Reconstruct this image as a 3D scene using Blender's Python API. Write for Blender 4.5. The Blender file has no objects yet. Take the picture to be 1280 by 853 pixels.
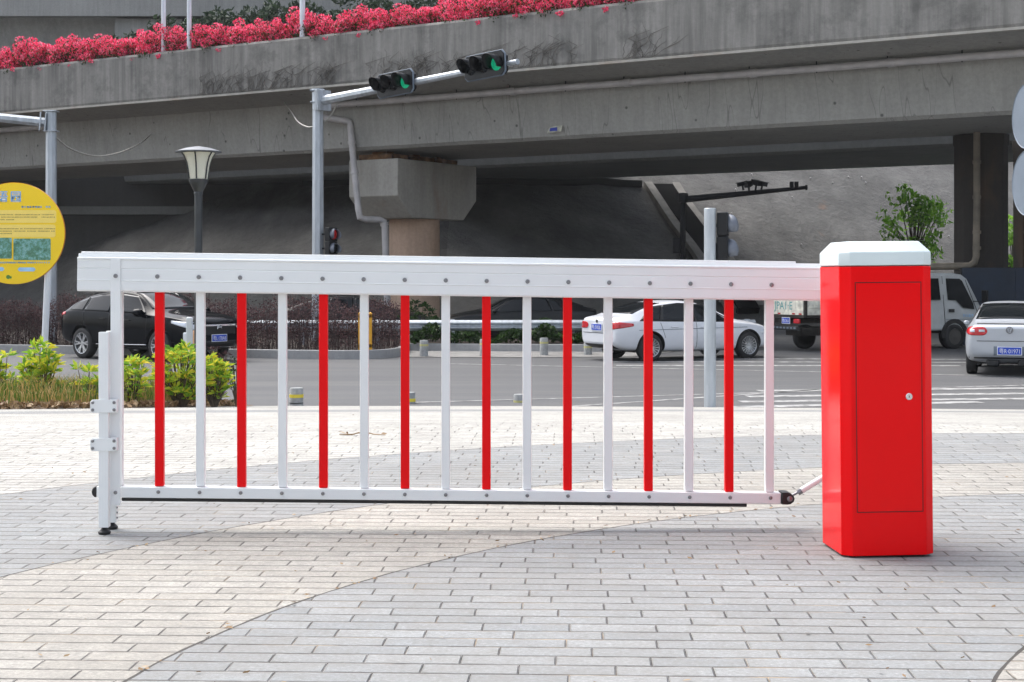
import bpy, bmesh, math, random
import numpy as np
from mathutils import Vector, Matrix
from mathutils.bvhtree import BVHTree
R = math.radians
sc = bpy.context.scene
col = sc.collection
# ------------------------------------------------------------------ camera, light, exposure
F, CAMZ, HZ = 1920.0, 1.0, 345.0          # focal length in photo pixels, eye height, horizon row
ROAD = -1.0                               # road level (the paved forecourt lies a metre above it)
cam = bpy.data.objects.new('camera', bpy.data.cameras.new('camera')); col.objects.link(cam)
cam.location = (0, 0, CAMZ); cam.rotation_euler = (R(90), 0, 0)
cam.data.sensor_width = 36; cam.data.lens = 54; cam.data.shift_y = -(426.5-HZ)/1280
cam.data.clip_start = .05; cam.data.clip_end = 3000
sc.camera = cam
TOSUN = Vector((-.42, .40, .95)).normalized()
el = math.asin(TOSUN.z); az = math.atan2(TOSUN.x, TOSUN.y)
world = bpy.data.worlds.new('World'); sc.world = world; world.use_nodes = True
nt = world.node_tree; bg = nt.nodes['Background']
sky = nt.nodes.new('ShaderNodeTexSky'); sky.sky_type = 'NISHITA'; sky.sun_disc = False
sky.sun_elevation = el; sky.sun_rotation = az; sky.air_density = 1.0; sky.dust_density = 4.0; sky.ozone_density = 1.0
hs = nt.nodes.new('ShaderNodeHueSaturation'); hs.inputs['Saturation'].default_value = .48   # hazy, nearly white sky
nt.links.new(sky.outputs[0], hs.inputs['Color']); nt.links.new(hs.outputs[0], bg.inputs[0])
bg.inputs[1].default_value = .14
sun = bpy.data.objects.new('sun', bpy.data.lights.new('sun', 'SUN')); col.objects.link(sun)
sun.data.energy = 1.2; sun.data.angle = R(48); sun.data.color = (1, .975, .94)
sun.rotation_euler = (-TOSUN).to_track_quat('-Z', 'Y').to_euler(); sun.location = (-30, 20, 60)
sc.view_settings.view_transform = 'Standard'; sc.view_settings.look = 'None'
sc.view_settings.exposure = 1.29; sc.view_settings.gamma = 1; sc.view_settings.use_curve_mapping = False

# ------------------------------------------------------------------ helpers
def at(x, y, D): return Vector(((x-640)*D/F, D, CAMZ-(y-HZ)*D/F))
def tag(o, label=None, cat=None, group=None, kind=None):
    if label: o['label'] = label
    if cat: o['category'] = cat
    if group: o['group'] = group
    if kind: o['kind'] = kind
    return o
def thing(name, label, cat, loc=(0, 0, 0), rz=0, group=None):
    o = bpy.data.objects.new(name, None); col.objects.link(o); o.empty_display_size = .2
    o.location = loc; o.rotation_euler = (0, 0, rz)
    return tag(o, label, cat, group)
def copy_tree(o, parent=None):
    c = o.copy(); col.objects.link(c)
    if parent: c.parent = parent
    for ch in list(o.children): copy_tree(ch, c)
    return c
class MB:
    def __init__(s): s.v = []; s.f = []
    def add(s, vs, fs, M=None):
        n = len(s.v)
        s.v += [tuple(M @ Vector(v)) if M is not None else tuple(v) for v in vs]
        s.f += [tuple(i+n for i in f) for f in fs]; return s
    def box(s, c, d, M=None):
        x, y, z = c; a, b, h = d[0]/2, d[1]/2, d[2]/2
        vs = [(x+i*a, y+j*b, z+k*h) for k in (-1, 1) for j in (-1, 1) for i in (-1, 1)]
        return s.add(vs, [(0, 2, 3, 1), (4, 5, 7, 6), (0, 1, 5, 4), (2, 6, 7, 3), (0, 4, 6, 2), (1, 3, 7, 5)], M)
    def prism(s, pts, fn, lo, hi):
        """closed outline pts (2-D), swept between lo and hi; fn(p, q, t) -> xyz"""
        n = len(pts)
        vs = [fn(p, q, lo) for p, q in pts]+[fn(p, q, hi) for p, q in pts]
        fs = [tuple(range(n))[::-1], tuple(range(n, 2*n))]+[(i, (i+1) % n, n+(i+1) % n, n+i) for i in range(n)]
        return s.add(vs, fs)
    def tube(s, pts, r, seg=10, cap=True, ph=0):
        pts = [Vector(p) for p in pts]; n = len(pts)
        rs = r if isinstance(r, (list, tuple)) else [r]*n
        rings = []; up = None
        for i, p in enumerate(pts):
            t = (pts[min(i+1, n-1)]-pts[max(i-1, 0)]).normalized()
            if up is None:
                up = Vector((0, 0, 1)) if abs(t.z) < .9 else Vector((0, 1, 0))
            u = t.cross(up)
            if u.length < 1e-5: u = t.orthogonal()
            u.normalize(); w = u.cross(t).normalized(); up = w
            rings.append([p+(u*math.cos(ph+2*math.pi*k/seg)+w*math.sin(ph+2*math.pi*k/seg))*rs[i] for k in range(seg)])
        vs = [v for r_ in rings for v in r_]; fs = []
        for i in range(n-1):
            for k in range(seg):
                a = i*seg+k; b = i*seg+(k+1) % seg
                fs.append((a, b, b+seg, a+seg))
        if cap: fs.append(tuple(range(seg))[::-1]); fs.append(tuple(range((n-1)*seg, n*seg)))
        return s.add(vs, fs)
    def lathe(s, prof, seg=24, M=None, arc=2*math.pi, a0=0):
        full = abs(arc-2*math.pi) < 1e-6; m = seg if full else seg+1
        vs = [(r*math.cos(a0+arc*k/seg), r*math.sin(a0+arc*k/seg), z) for r, z in prof for k in range(m)]; fs = []
        for i in range(len(prof)-1):
            for k in range(seg):
                a = i*m+k; b = i*m+((k+1) % m)
                fs.append((a, b, b+m, a+m))
        if full:
            if prof[0][0] > 1e-4: fs.append(tuple(range(m))[::-1])
            if prof[-1][0] > 1e-4: fs.append(tuple(range((len(prof)-1)*m, len(prof)*m)))
        return s.add(vs, fs, M)
    def build(s, name, mat, parent=None, smooth=False, bevel=0, seg=2, ang=40, loc=None, rot=None, solid=0):
        me = bpy.data.meshes.new(name); me.from_pydata(s.v, [], s.f); me.update()
        bm = bmesh.new(); bm.from_mesh(me)
        if s.f and smooth is not None and len(s.v) < 60000: bmesh.ops.recalc_face_normals(bm, faces=bm.faces)
        bm.to_mesh(me); bm.free()
        o = bpy.data.objects.new(name, me); col.objects.link(o)
        for m in (mat if isinstance(mat, (list, tuple)) else [mat]): me.materials.append(m)
        if parent: o.parent = parent
        if loc is not None: o.location = loc
        if rot is not None: o.rotation_euler = rot
        if smooth:
            for p in me.polygons: p.use_smooth = True
            me.set_sharp_from_angle(angle=R(ang))
        if solid:
            md = o.modifiers.new('solid', 'SOLIDIFY'); md.thickness = solid; md.offset = 0
        if bevel:
            md = o.modifiers.new('bevel', 'BEVEL'); md.width = bevel; md.segments = seg; md.limit_method = 'ANGLE'; md.angle_limit = R(35)
            md.harden_normals = False
            for p in me.polygons: p.use_smooth = True
            me.set_sharp_from_angle(angle=R(30))
        return o
def frame(o, x, z):
    """matrix with local x along x, local z along z"""
    x = Vector(x).normalized(); z = Vector(z); z = (z-x*z.dot(x)).normalized(); y = z.cross(x)
    return Matrix(((x.x, y.x, z.x, o[0]), (x.y, y.y, z.y, o[1]), (x.z, y.z, z.z, o[2]), (0, 0, 0, 1)))
def text_geo(body, size=1, extrude=0, offset=0):
    cu = bpy.data.curves.new('t', 'FONT'); cu.body = body; cu.size = size; cu.extrude = extrude; cu.offset = offset
    cu.align_x = 'CENTER'; cu.align_y = 'CENTER'; cu.resolution_u = 3
    o = bpy.data.objects.new('t', cu); col.objects.link(o)
    dg = bpy.context.evaluated_depsgraph_get(); e = o.evaluated_get(dg); me = e.to_mesh()
    vs = [tuple(v.co) for v in me.vertices]; fs = [tuple(p.vertices) for p in me.polygons]
    e.to_mesh_clear(); bpy.data.objects.remove(o); bpy.data.curves.remove(cu)
    return vs, fs
# ------------------------------------------------------------------ materials
class NT:
    def __init__(s, name):
        s.m = bpy.data.materials.new(name); s.m.use_nodes = True; s.t = s.m.node_tree; s.b = s.t.nodes['Principled BSDF']
    def n(s, typ, **kw):
        o = s.t.nodes.new(typ)
        for k, v in kw.items():
            if k.startswith('i_'):
                o.inputs[k[2:].replace('_', ' ')].default_value = v
            else: setattr(o, k, v)
        return o
    def l(s, a, b): s.t.links.new(a, b)
    def coord(s, scale=(1, 1, 1), rot=(0, 0, 0), src='Object'):
        tc = s.n('ShaderNodeTexCoord'); mp = s.n('ShaderNodeMapping'); mp.inputs['Scale'].default_value = scale; mp.inputs['Rotation'].default_value = rot
        s.l(tc.outputs[src], mp.inputs[0]); return mp.outputs[0]
    def noise(s, vec, scale, detail=4, rough=.55):
        o = s.n('ShaderNodeTexNoise'); o.inputs['Scale'].default_value = scale; o.inputs['Detail'].default_value = detail; o.inputs['Roughness'].default_value = rough
        s.l(vec, o.inputs['Vector']); return o.outputs['Fac']
    def ramp(s, fac, stops, interp='LINEAR'):
        o = s.n('ShaderNodeValToRGB'); cr = o.color_ramp; cr.interpolation = interp
        while len(cr.elements) < len(stops): cr.elements.new(.5)
        for e, (p, c) in zip(cr.elements, stops):
            e.position = p; e.color = (*c, 1) if not isinstance(c, (int, float)) else (c, c, c, 1)
        s.l(fac, o.inputs[0]); return o.outputs[0]
    def mix(s, fac, a, b, mode='MIX'):
        o = s.n('ShaderNodeMix', data_type='RGBA', blend_type=mode)
        for sock, v in ((o.inputs[0], fac), (o.inputs[6], a), (o.inputs[7], b)):
            if isinstance(v, bpy.types.NodeSocket): s.l(v, sock)
            elif isinstance(v, (int, float)): sock.default_value = v if sock == o.inputs[0] else (v, v, v, 1)
            else: sock.default_value = (*v, 1)
        return o.outputs[2]
    def math(s, op, a, b=0., c=None):
        o = s.n('ShaderNodeMath', operation=op)
        for i, v in enumerate((a, b) if c is None else (a, b, c)):
            if isinstance(v, bpy.types.NodeSocket): s.l(v, o.inputs[i])
            else: o.inputs[i].default_value = v
        return o.outputs[0]
    def bump(s, h, strength=.3, dist=.01):
        o = s.n('ShaderNodeBump'); o.inputs['Strength'].default_value = strength; o.inputs['Distance'].default_value = dist
        s.l(h, o.inputs['Height']); s.l(o.outputs[0], s.b.inputs['Normal']); return o
    def setb(s, **kw):
        for k, v in kw.items():
            s.b.inputs[k.replace('_', ' ')].default_value = (*v, 1) if isinstance(v, tuple) and len(v) == 3 else v
def pbr(name, c, rough=.5, metal=0, var=.12, scale=6, bump=0, coat=0, ior=None, stretch=(1, 1, 1), spec=None, rvar=.25):
    m = NT(name); v = m.coord(stretch); f = m.noise(v, scale, 5)
    c2 = tuple(max(0, x*(1-var*1.6)) for x in c); c1 = tuple(min(1, x*(1+var)) for x in c)
    m.l(m.ramp(f, [(.3, c2), (.7, c1)]), m.b.inputs['Base Color'])
    m.l(m.math('MULTIPLY_ADD', f, rvar, rough-rvar/2), m.b.inputs['Roughness'])
    m.setb(Metallic=metal)
    if coat: m.setb(Coat_Weight=coat, Coat_Roughness=.05)
    if ior: m.setb(IOR=ior)
    if spec is not None: m.setb(Specular_IOR_Level=spec)
    if bump: m.bump(m.noise(v, scale*6, 4), bump, .01)
    return m.m
def leafmat(name, cols, rough=.55, trans=.25):
    m = NT(name); g = m.n('ShaderNodeNewGeometry'); n = len(cols)
    c = m.ramp(g.outputs['Random Per Island'], [(i/(n-1) if n > 1 else 0, cc) for i, cc in enumerate(cols)])
    m.l(c, m.b.inputs['Base Color']); m.setb(Roughness=rough, Specular_IOR_Level=.25)
    tr = m.n('ShaderNodeBsdfTranslucent'); m.l(c, tr.inputs[0]); mx = m.n('ShaderNodeMixShader'); mx.inputs[0].default_value = trans
    m.l(m.b.outputs[0], mx.inputs[1]); m.l(tr.outputs[0], mx.inputs[2]); m.l(mx.outputs[0], m.t.nodes['Material Output'].inputs[0])
    return m.m
def concrete(name, base, dark, streak=.6, rust=.0, bump=.25, pits=0, blotch=0):
    m = NT(name); v = m.coord(); vs = m.coord((1.6, 1.6, .09)); 
    big = m.noise(v, .55, 5); fine = m.noise(v, 9, 6, .7); st = m.noise(vs, 2.6, 5, .65)
    c = m.mix(m.ramp(st, [(.36, 0.), (.66, 1.)]), dark, base)
    c = m.mix(streak, base, c)
    c = m.mix(m.ramp(big, [(.35, .0), (.7, .45)]), c, tuple(x*1.25 for x in base))
    c = m.mix(m.ramp(fine, [(.3, .35), (.6, 0.)]), c, tuple(x*.55 for x in base))
    if blotch:
        bl = m.noise(m.coord((.8, .8, .9)), 1.0, 6, .72); c = m.mix(m.ramp(bl, [(.50, 0.), (.66, blotch)]), c, (.055, .055, .052))
    if pits:
        vo = m.n('ShaderNodeTexVoronoi'); vo.inputs['Scale'].default_value = 1.7; m.l(v, vo.inputs['Vector'])
        c = m.mix(m.ramp(vo.outputs['Distance'], [(.05, .75), (.09, 0.)]), c, (.05, .05, .048))
        cr = m.noise(m.coord((1, 1, .03)), 1.3, 2); c = m.mix(m.ramp(cr, [(.496, 0.), (.5, .55), (.504, 0.)]), c, (.07, .07, .066))
    if rust:
        rs = m.noise(m.coord((.5, .5, .25)), 1.5, 4); c = m.mix(m.math('MULTIPLY', m.ramp(rs, [(.55, 0.), (.72, 1.)]), rust), c, (.28, .15, .07))
    m.l(c, m.b.inputs['Base Color']); m.setb(Roughness=.85); m.bump(m.math('ADD', fine, m.math('MULTIPLY', st, .5)), bump, .03)
    return m.m
M = {}
M['parapet'] = concrete('parapet concrete', (.268, .26, .242), (.085, .083, .077), .78, blotch=.5)
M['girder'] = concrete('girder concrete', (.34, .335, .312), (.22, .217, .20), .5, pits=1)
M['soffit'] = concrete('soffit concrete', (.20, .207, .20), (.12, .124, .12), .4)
M['pier'] = concrete('pier concrete', (.40, .385, .35), (.26, .24, .21), .5, .45)
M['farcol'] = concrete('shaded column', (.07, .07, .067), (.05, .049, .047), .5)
M['column'] = concrete('column concrete', (.54, .38, .28), (.38, .27, .205), .5, .35)
M['darkcol'] = concrete('dark brown column', (.042, .036, .031), (.026, .024, .023), .6, .2)  # very dark brown concrete for the right-hand columns
M['viaduct'] = concrete('viaduct concrete', (.30, .30, .29), (.17, .17, .165), .6)
M['kerb'] = concrete('kerb stone', (.34, .34, .34), (.2, .2, .19), .3, bump=.1)
M['white'] = pbr('white powder coat', (.79, .81, .812), .32, var=.015, scale=3)
M['red'] = pbr('red paint', (.82, .006, .009), .38, var=.02, scale=4, spec=.12)
M['cabred'] = pbr('cabinet red enamel', (.84, .0045, .007), .11, var=.0, scale=2, spec=.13, rvar=.0)
M['capwhite'] = pbr('cap plastic', (.68, .77, .78), .35, var=.02)
M['black'] = pbr('black rubber', (.012, .012, .013), .5)
M['blackplastic'] = pbr('black plastic', (.010, .011, .013), .42, spec=.3)
M['steel'] = pbr('bolt steel', (.26, .26, .27), .32, .9)
M['galv'] = pbr('galvanised steel', (.46, .50, .54), .42, .35, .14, 5, stretch=(2, 2, .3))
M['darksteel'] = pbr('dark painted steel', (.016, .018, .02), .4, .1)
M['lampgrey'] = pbr('lamp iron', (.035, .04, .045), .4, .2)
M['mastblack'] = pbr('backlit mast', (.007, .007, .008), .6, 0, spec=.2)  # backlit darkness of the mast put into its colour
M['pvc'] = pbr('pvc pipe', (.47, .45, .45), .4, var=.12, scale=2)
M['whitepole'] = pbr('white pole paint', (.68, .72, .78), .4, var=.04)
M['tyre'] = pbr('tyre', (.018, .018, .019), .75, var=.2)
M['rim'] = pbr('alloy rim', (.55, .56, .58), .28, .75, .05)
M['glass'] = pbr('tinted glass', (.008, .010, .012), .05, var=.0, rvar=0, spec=.28)
M['glassdark'] = pbr('dark cab glass', (.006, .007, .008), .12, var=0, rvar=0, spec=.12)
M['paintblack'] = pbr('black car paint', (.004, .005, .007), .12, var=.0, spec=.12, rvar=0)
M['paintwhite'] = pbr('white car paint', (.70, .72, .76), .22, var=.0, coat=.4, rvar=0)
M['paintsilver'] = pbr('silver car paint', (.47, .50, .54), .30, .30, .0, coat=.4, rvar=0)
M['paintdark'] = pbr('dark car paint', (.010, .011, .012), .3, var=0, rvar=0, spec=.3)
M['lightred'] = pbr('tail lamp red', (.55, .012, .02), .18, coat=.6)
M['lampclear'] = pbr('clear lamp', (.62, .66, .72), .12, .3)
M['plateblue'] = pbr('plate blue', (.015, .07, .55), .4)
M['platewhite'] = pbr('plate white', (.8, .82, .85), .4)
M['chrome'] = pbr('chrome', (.7, .7, .72), .15, 1, .03)
M['yellowpaint'] = pbr('yellow paint', (.75, .36, .015), .45, var=.1)
M['bluepaint'] = pbr('blue paint', (.02, .04, .35), .45)
M['orange'] = pbr('orange post', (.72, .42, .24), .5)
M['hoard'] = pbr('blue hoarding', (.014, .027, .052), .6, var=.2, scale=1.5)
M['cable'] = pbr('cable', (.40, .39, .36), .6)
M['soil'] = pbr('bed soil', (.17, .115, .07), .95, var=.5, scale=7, bump=.6)
M['vergesoil'] = pbr('verge soil', (.05, .038, .03), .95, var=.4, scale=5, bump=.5)
M['bark'] = pbr('bark', (.10, .075, .05), .9, var=.3, scale=9, bump=.5)
M['twig'] = pbr('twig', (.055, .035, .033), .9, var=.3)
M['creeper'] = pbr('dry creeper', (.13, .122, .11), .95, var=.3)
M['signyellow'] = pbr('sign yellow', (.97, .68, .035), .5, var=.0, spec=.2)
M['signpale'] = pbr('sign pale yellow', (.96, .74, .17), .45, var=.02)
M['signorange'] = pbr('sign edge', (.70, .26, .02), .45)
M['signblue'] = pbr('sign blue', (.34, .60, .90), .45)
M['signink'] = pbr('sign ink', (.22, .17, .06), .6)
M['signgreen'] = pbr('sign green', (.10, .28, .05), .6)
M['titleblue'] = pbr('title blue', (.16, .42, .80), .45)
M['visor'] = pbr('grey visor', (.15, .17, .21), .5)
M['signback'] = pbr('sign back', (.15, .185, .23), .6, 0, .05)
M['bollard'] = pbr('bollard concrete', (.33, .34, .34), .85, var=.2, scale=9, bump=.3)
M['tape'] = pbr('reflective yellow', (.75, .60, .05), .4)
M['tapepale'] = pbr('faded band', (.50, .47, .20), .6)
M['linewhite'] = pbr('road paint', (.33, .33, .325), .85, var=.45, scale=5)
M['leaf_tree'] = leafmat('tree leaves', [(.09, .22, .02), (.18, .40, .04), (.30, .56, .07), (.40, .64, .12)], trans=.45)
M['leaf_far'] = leafmat('far leaves', [(.018, .030, .018), (.028, .048, .024), (.04, .065, .034)])
M['leaf_yel'] = leafmat('croton leaves', [(.12, .28, .03), (.24, .44, .04), (.44, .58, .06), (.66, .66, .06), (.72, .54, .04)], trans=.35)
M['leaf_low'] = leafmat('low green leaves', [(.010, .026, .007), (.022, .052, .011), (.045, .095, .016)])
M['leaf_purple'] = leafmat('purple hedge leaves', [(.035, .020, .022), (.07, .036, .040), (.11, .058, .062), (.15, .095, .085)], rough=.9, trans=.15)
M['flower'] = leafmat('bougainvillea bracts', [(.70, .03, .085), (.88, .06, .16), (.95, .12, .26), (.95, .34, .45)], rough=.8, trans=.4)
M['grass'] = leafmat('dry grass', [(.05, .12, .02), (.10, .19, .03), (.22, .24, .05), (.42, .28, .09), (.52, .36, .15)], trans=.2)
M['litter'] = leafmat('leaf litter', [(.16, .09, .04), (.28, .18, .09), (.38, .28, .16)], trans=.05)
def emis(name, c, s):
    m = NT(name); m.setb(Base_Color=tuple(x*.3 for x in c), Emission_Color=c, Emission_Strength=s, Roughness=.3)
    v = m.coord(); w = m.n('ShaderNodeTexVoronoi'); w.inputs['Scale'].default_value = 26; m.l(v, w.inputs['Vector'])
    m.l(m.math('MULTIPLY', m.ramp(w.outputs[0], [(.25, 1.), (.6, .35)]), s), m.b.inputs['Emission Strength']); return m.m
M['green_on'] = emis('green signal', (.0, .62, .30), .27)
M['red_on'] = emis('red signal', (.9, .03, .03), .06)
def lampglass():
    m = NT('frosted lamp glass'); m.setb(Base_Color=(.80, .80, .70), Roughness=.35, Transmission_Weight=.35, IOR=1.2); return m.m
M['frost'] = lampglass()
def paving():
    m = NT('interlocking pavers'); BW, RH = .247, .094
    nv = m.n('ShaderNodeTexNoise'); nv.inputs['Scale'].default_value = 1.3; nv.inputs['Detail'].default_value = 3
    v = m.coord(rot=(0, 0, R(2.4))); m.l(v, nv.inputs['Vector'])
    sep0 = m.n('ShaderNodeSeparateXYZ'); m.l(v, sep0.inputs[0]); sepn = m.n('ShaderNodeSeparateXYZ'); m.l(nv.outputs['Color'], sepn.inputs[0])
    X = m.math('MULTIPLY_ADD', sepn.outputs[0], .012, sep0.outputs[0]); Y = m.math('MULTIPLY_ADD', sepn.outputs[1], .010, sep0.outputs[1])
    rv = m.math('DIVIDE', Y, RH); row = m.math('FLOOR', rv); fv = m.math('FRACT', rv)
    wn = m.n('ShaderNodeTexWhiteNoise', noise_dimensions='1D'); m.l(row, wn.inputs['W'])
    odd = m.math('MULTIPLY', m.math('FLOORED_MODULO', row, 2.), .5)
    u = m.math('ADD', m.math('DIVIDE', X, BW), m.math('ADD', odd, m.math('MULTIPLY', wn.outputs['Value'], .34)))
    colm = m.math('FLOOR', u); fu = m.math('FRACT', u)
    ex = m.math('MULTIPLY', m.math('MINIMUM', fu, m.math('SUBTRACT', 1., fu)), BW); ey = m.math('MULTIPLY', m.math('MINIMUM', fv, m.math('SUBTRACT', 1., fv)), RH)
    cb = m.n('ShaderNodeCombineXYZ'); m.l(colm, cb.inputs[0]); m.l(row, cb.inputs[1])
    wb = m.n('ShaderNodeTexWhiteNoise', noise_dimensions='2D'); m.l(cb.outputs[0], wb.inputs['Vector']); tone = wb.outputs['Value']
    oc = m.coord(); jn = m.noise(oc, 9, 4, .7); jn2 = m.noise(oc, 2.2, 3)
    e = m.math('MINIMUM', m.math('MULTIPLY', ex, 1.75), m.math('MULTIPLY', ey, .74))
    # joint half-width wanders along the joint
    wdt = m.math('MULTIPLY_ADD', jn, .0052, -.0006)
    joint = m.math('LESS_THAN', e, wdt)
    def sstep(x, lo, hi):
        o = m.n('ShaderNodeMapRange', interpolation_type='SMOOTHSTEP'); m.l(x, o.inputs[0]); o.inputs[1].default_value = lo; o.inputs[2].default_value = hi; return o.outputs[0]
    arris = sstep(e, .002, .0085)
    geo = m.n('ShaderNodeNewGeometry'); sep = m.n('ShaderNodeSeparateXYZ'); m.l(geo.outputs['Position'], sep.inputs[0])
    dx = m.math('SUBTRACT', sep.outputs[0], 3.12); dy = m.math('SUBTRACT', sep.outputs[1], 2.96)
    d = m.math('SQRT', m.math('ADD', m.math('MULTIPLY', dx, dx), m.math('MULTIPLY', dy, dy)))
    radii = [2.1, 4.16, 5.27, 6.8, 14.2, 16.1]
    zone = None                                          # 1 on the beige rings, 0 on the grey ones
    for i, r in enumerate(radii):
        s_ = m.math('GREATER_THAN', d, r); zone = m.math('SUBTRACT', 1., s_) if zone is None else (m.math('ADD', zone, s_) if i % 2 else m.math('SUBTRACT', zone, s_))
    fine = m.noise(oc, 70, 5, .8); blot = m.noise(oc, 1.1, 5, .6); mid = m.noise(oc, 12, 5, .7)
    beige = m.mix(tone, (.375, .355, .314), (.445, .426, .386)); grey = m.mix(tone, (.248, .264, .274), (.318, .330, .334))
    beige = m.mix(m.math('GREATER_THAN', d, 6.8), beige, m.mix(tone, (.50, .49, .452), (.56, .55, .512)))   # outer ring coloured paler to carry the glare on the far paving
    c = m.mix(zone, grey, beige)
    c = m.mix(m.ramp(fine, [(.34, .60), (.60, 0.)]), c, (.14, .137, .13))
    c = m.mix(m.ramp(mid, [(.34, .46), (.58, 0.)]), c, (.19, .185, .172))
    c = m.mix(m.ramp(fine, [(.58, 0.), (.76, .5)]), c, (.60, .59, .56))
    c = m.mix(m.ramp(blot, [(.34, .40), (.6, 0.)]), c, (.21, .20, .185))
    c = m.mix(m.math('MULTIPLY', m.math('SUBTRACT', 1., arris), m.ramp(jn2, [(.35, .1), (.65, .45)])), c, (.50, .47, .44))
    sand = m.mix(m.ramp(m.noise(oc, 3.7, 3), [(.52, 0.), (.70, 1.)]), (.052, .048, .043), (.30, .23, .15))
    c = m.mix(joint, c, sand)
    line = None; n0 = m.noise(oc, 2.3, 3); lw = m.math('MULTIPLY_ADD', m.noise(oc, 6, 3), .009, .0005)
    for r in radii[:4]:
        q = m.math('LESS_THAN', m.math('ABSOLUTE', m.math('ADD', m.math('SUBTRACT', d, r), m.math('MULTIPLY_ADD', n0, .02, -.01))), lw)
        line = q if line is None else m.math('MAXIMUM', line, q)
    c = m.mix(m.math('MULTIPLY', line, .92), c, (.045, .04, .036))
    m.l(c, m.b.inputs['Base Color']); m.setb(Roughness=.85, Specular_IOR_Level=.3)
    h = m.math('MULTIPLY', arris, m.math('SUBTRACT', 1., line))
    h = m.math('ADD', h, m.math('MULTIPLY', fine, .22)); h = m.math('ADD', h, m.math('MULTIPLY', mid, .16))
    m.bump(m.math('ADD', h, m.math('MULTIPLY', tone, .30)), .95, .0075)
    return m.m
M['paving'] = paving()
def asphalt():
    m = NT('asphalt'); v = m.coord(); f = m.noise(v, 60, 4, .8); b = m.noise(m.coord((.25, 1, 1)), .8, 5); w = m.noise(m.coord((.1, 1.2, 1), (0, 0, R(8))), 1.4, 4)
    c = m.mix(m.ramp(b, [(.3, 0.), (.7, 1.)]), (.076, .078, .082), (.100, .102, .106))
    c = m.mix(m.ramp(w, [(.48, 0.), (.72, .65)]), c, (.125, .125, .122))
    c = m.mix(m.ramp(f, [(.35, .4), (.6, 0.)]), c, (.04, .04, .042))
    m.l(c, m.b.inputs['Base Color']); m.setb(Roughness=.85); m.bump(f, .4, .01); return m.m
M['asphalt'] = asphalt()
def shotcrete():
    m = NT('sprayed concrete slope'); v = m.coord(); a = m.noise(v, .35, 6, .65); f = m.noise(v, 3, 6, .7); d = m.noise(m.coord((1, .35, .35), (0, 0, R(-15))), .9, 5, .65)
    c = m.mix(m.ramp(a, [(.35, 0.), (.68, 1.)]), (.075, .074, .070), (.155, .152, .145))
    c = m.mix(m.ramp(d, [(.45, 0.), (.7, .6)]), c, (.05, .049, .047)); c = m.mix(m.ramp(f, [(.3, .4), (.6, 0.)]), c, (.07, .068, .065))
    r = m.noise(v, .6, 3); c = m.mix(m.ramp(r, [(.70, 0.), (.78, .5)]), c, (.16, .085, .05))
    sx = m.n('ShaderNodeSeparateXYZ'); m.l(v, sx.inputs[0])         # bay left of the drain coloured paler to make up for missing light
    bay = m.math('LESS_THAN', m.math('ADD', sx.outputs[0], m.math('MULTIPLY', m.math('SUBTRACT', sx.outputs[1], 57.), .25)), 8.2)
    c = m.mix(m.math('MULTIPLY', m.math('MULTIPLY', bay, m.math('GREATER_THAN', sx.outputs[0], -2.5)), .22), c, m.mix(m.ramp(a, [(.35, 0.), (.68, 1.)]), (.20, .20, .19), (.38, .37, .35)))
    m.l(c, m.b.inputs['Base Color']); m.setb(Roughness=.95); m.bump(m.math('ADD', f, a), .8, .15); return m.m
M['shot'] = shotcrete()
def photo_panel():
    m = NT('sign photo print'); v = m.coord(); a = m.noise(v, 14, 8, .8)
    c = m.ramp(a, [(.35, (.03, .12, .10)), (.48, (.10, .26, .16)), (.56, (.16, .40, .40)), (.68, (.45, .60, .58))])
    m.l(c, m.b.inputs['Base Color']); m.setb(Roughness=.4); return m.m
M['photo'] = photo_panel()
M['ground'] = pbr('earth', (.13, .12, .10), .95, var=.3, scale=.4)
M['hill'] = pbr('hill undergrowth', (.028, .042, .022), .95, var=.5, scale=.5, bump=.8)
M['woodbed'] = pbr('worn painted boards', (.80, .78, .67), .7, var=.25, scale=6)
M['rustdark'] = pbr('grimy chassis', (.03, .026, .022), .8, var=.4)
M['teal'] = pbr('teal lettering', (.10, .36, .36), .6)
M['truckwhite'] = pbr('truck cab white', (.52, .54, .54), .4, var=.10, scale=2)
# ================================================================== SETTING
g = MB().add([(-900, -300, -1.06), (900, -300, -1.06), (900, 1500, -1.06), (-900, 1500, -1.06)], [(0, 1, 2, 3)]).build('ground', M['ground']); tag(g, kind='structure')
rd = MB(); nx, ny = 40, 30
for j in range(ny+1):
    for i in range(nx+1): rd.v.append((-80+160*i/nx, 15+85*j/ny, ROAD))
rd.f = [(j*(nx+1)+i, j*(nx+1)+i+1, (j+1)*(nx+1)+i+1, (j+1)*(nx+1)+i) for j in range(ny) for i in range(nx)]
tag(rd.build('road', M['asphalt']), kind='structure')
def edgeY(X): return 22.75-.055*X*(1 if X > 0 else .12)-.010*max(X, 0)**2*.35
def plazaZ(X, Y):
    t = (Y-10)/(edgeY(X)-10)
    return 0. if t <= 0 else -.93*(t*t*.12/(.12) if t < .06 else t-.03)*1.03 if t >= .06 else -.93*(t*t/.12)*1.0
def plaza():
    b = MB(); xs = np.linspace(-45, 45, 91); ts = [-3, -1, 0, .03, .06, .1, .15, .2, .3, .4, .5, .6, .7, .8, .9, 1]
    for t in ts:
        for X in xs:
            Y = 10+t*(edgeY(X)-10); b.v.append((X, Y, plazaZ(X, Y)))
    n = len(xs)
    for X in xs: b.v.append((X, edgeY(X)+.12, -.945))
    for X in xs: b.v.append((X, edgeY(X)+.125, -1.1))
    b.f = [(j*n+i, j*n+i+1, (j+1)*n+i+1, (j+1)*n+i) for j in range(len(ts)+1) for i in range(n-1)]
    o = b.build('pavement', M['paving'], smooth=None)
    for p in o.data.polygons: p.use_smooth = True
    return tag(o, kind='structure')
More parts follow.
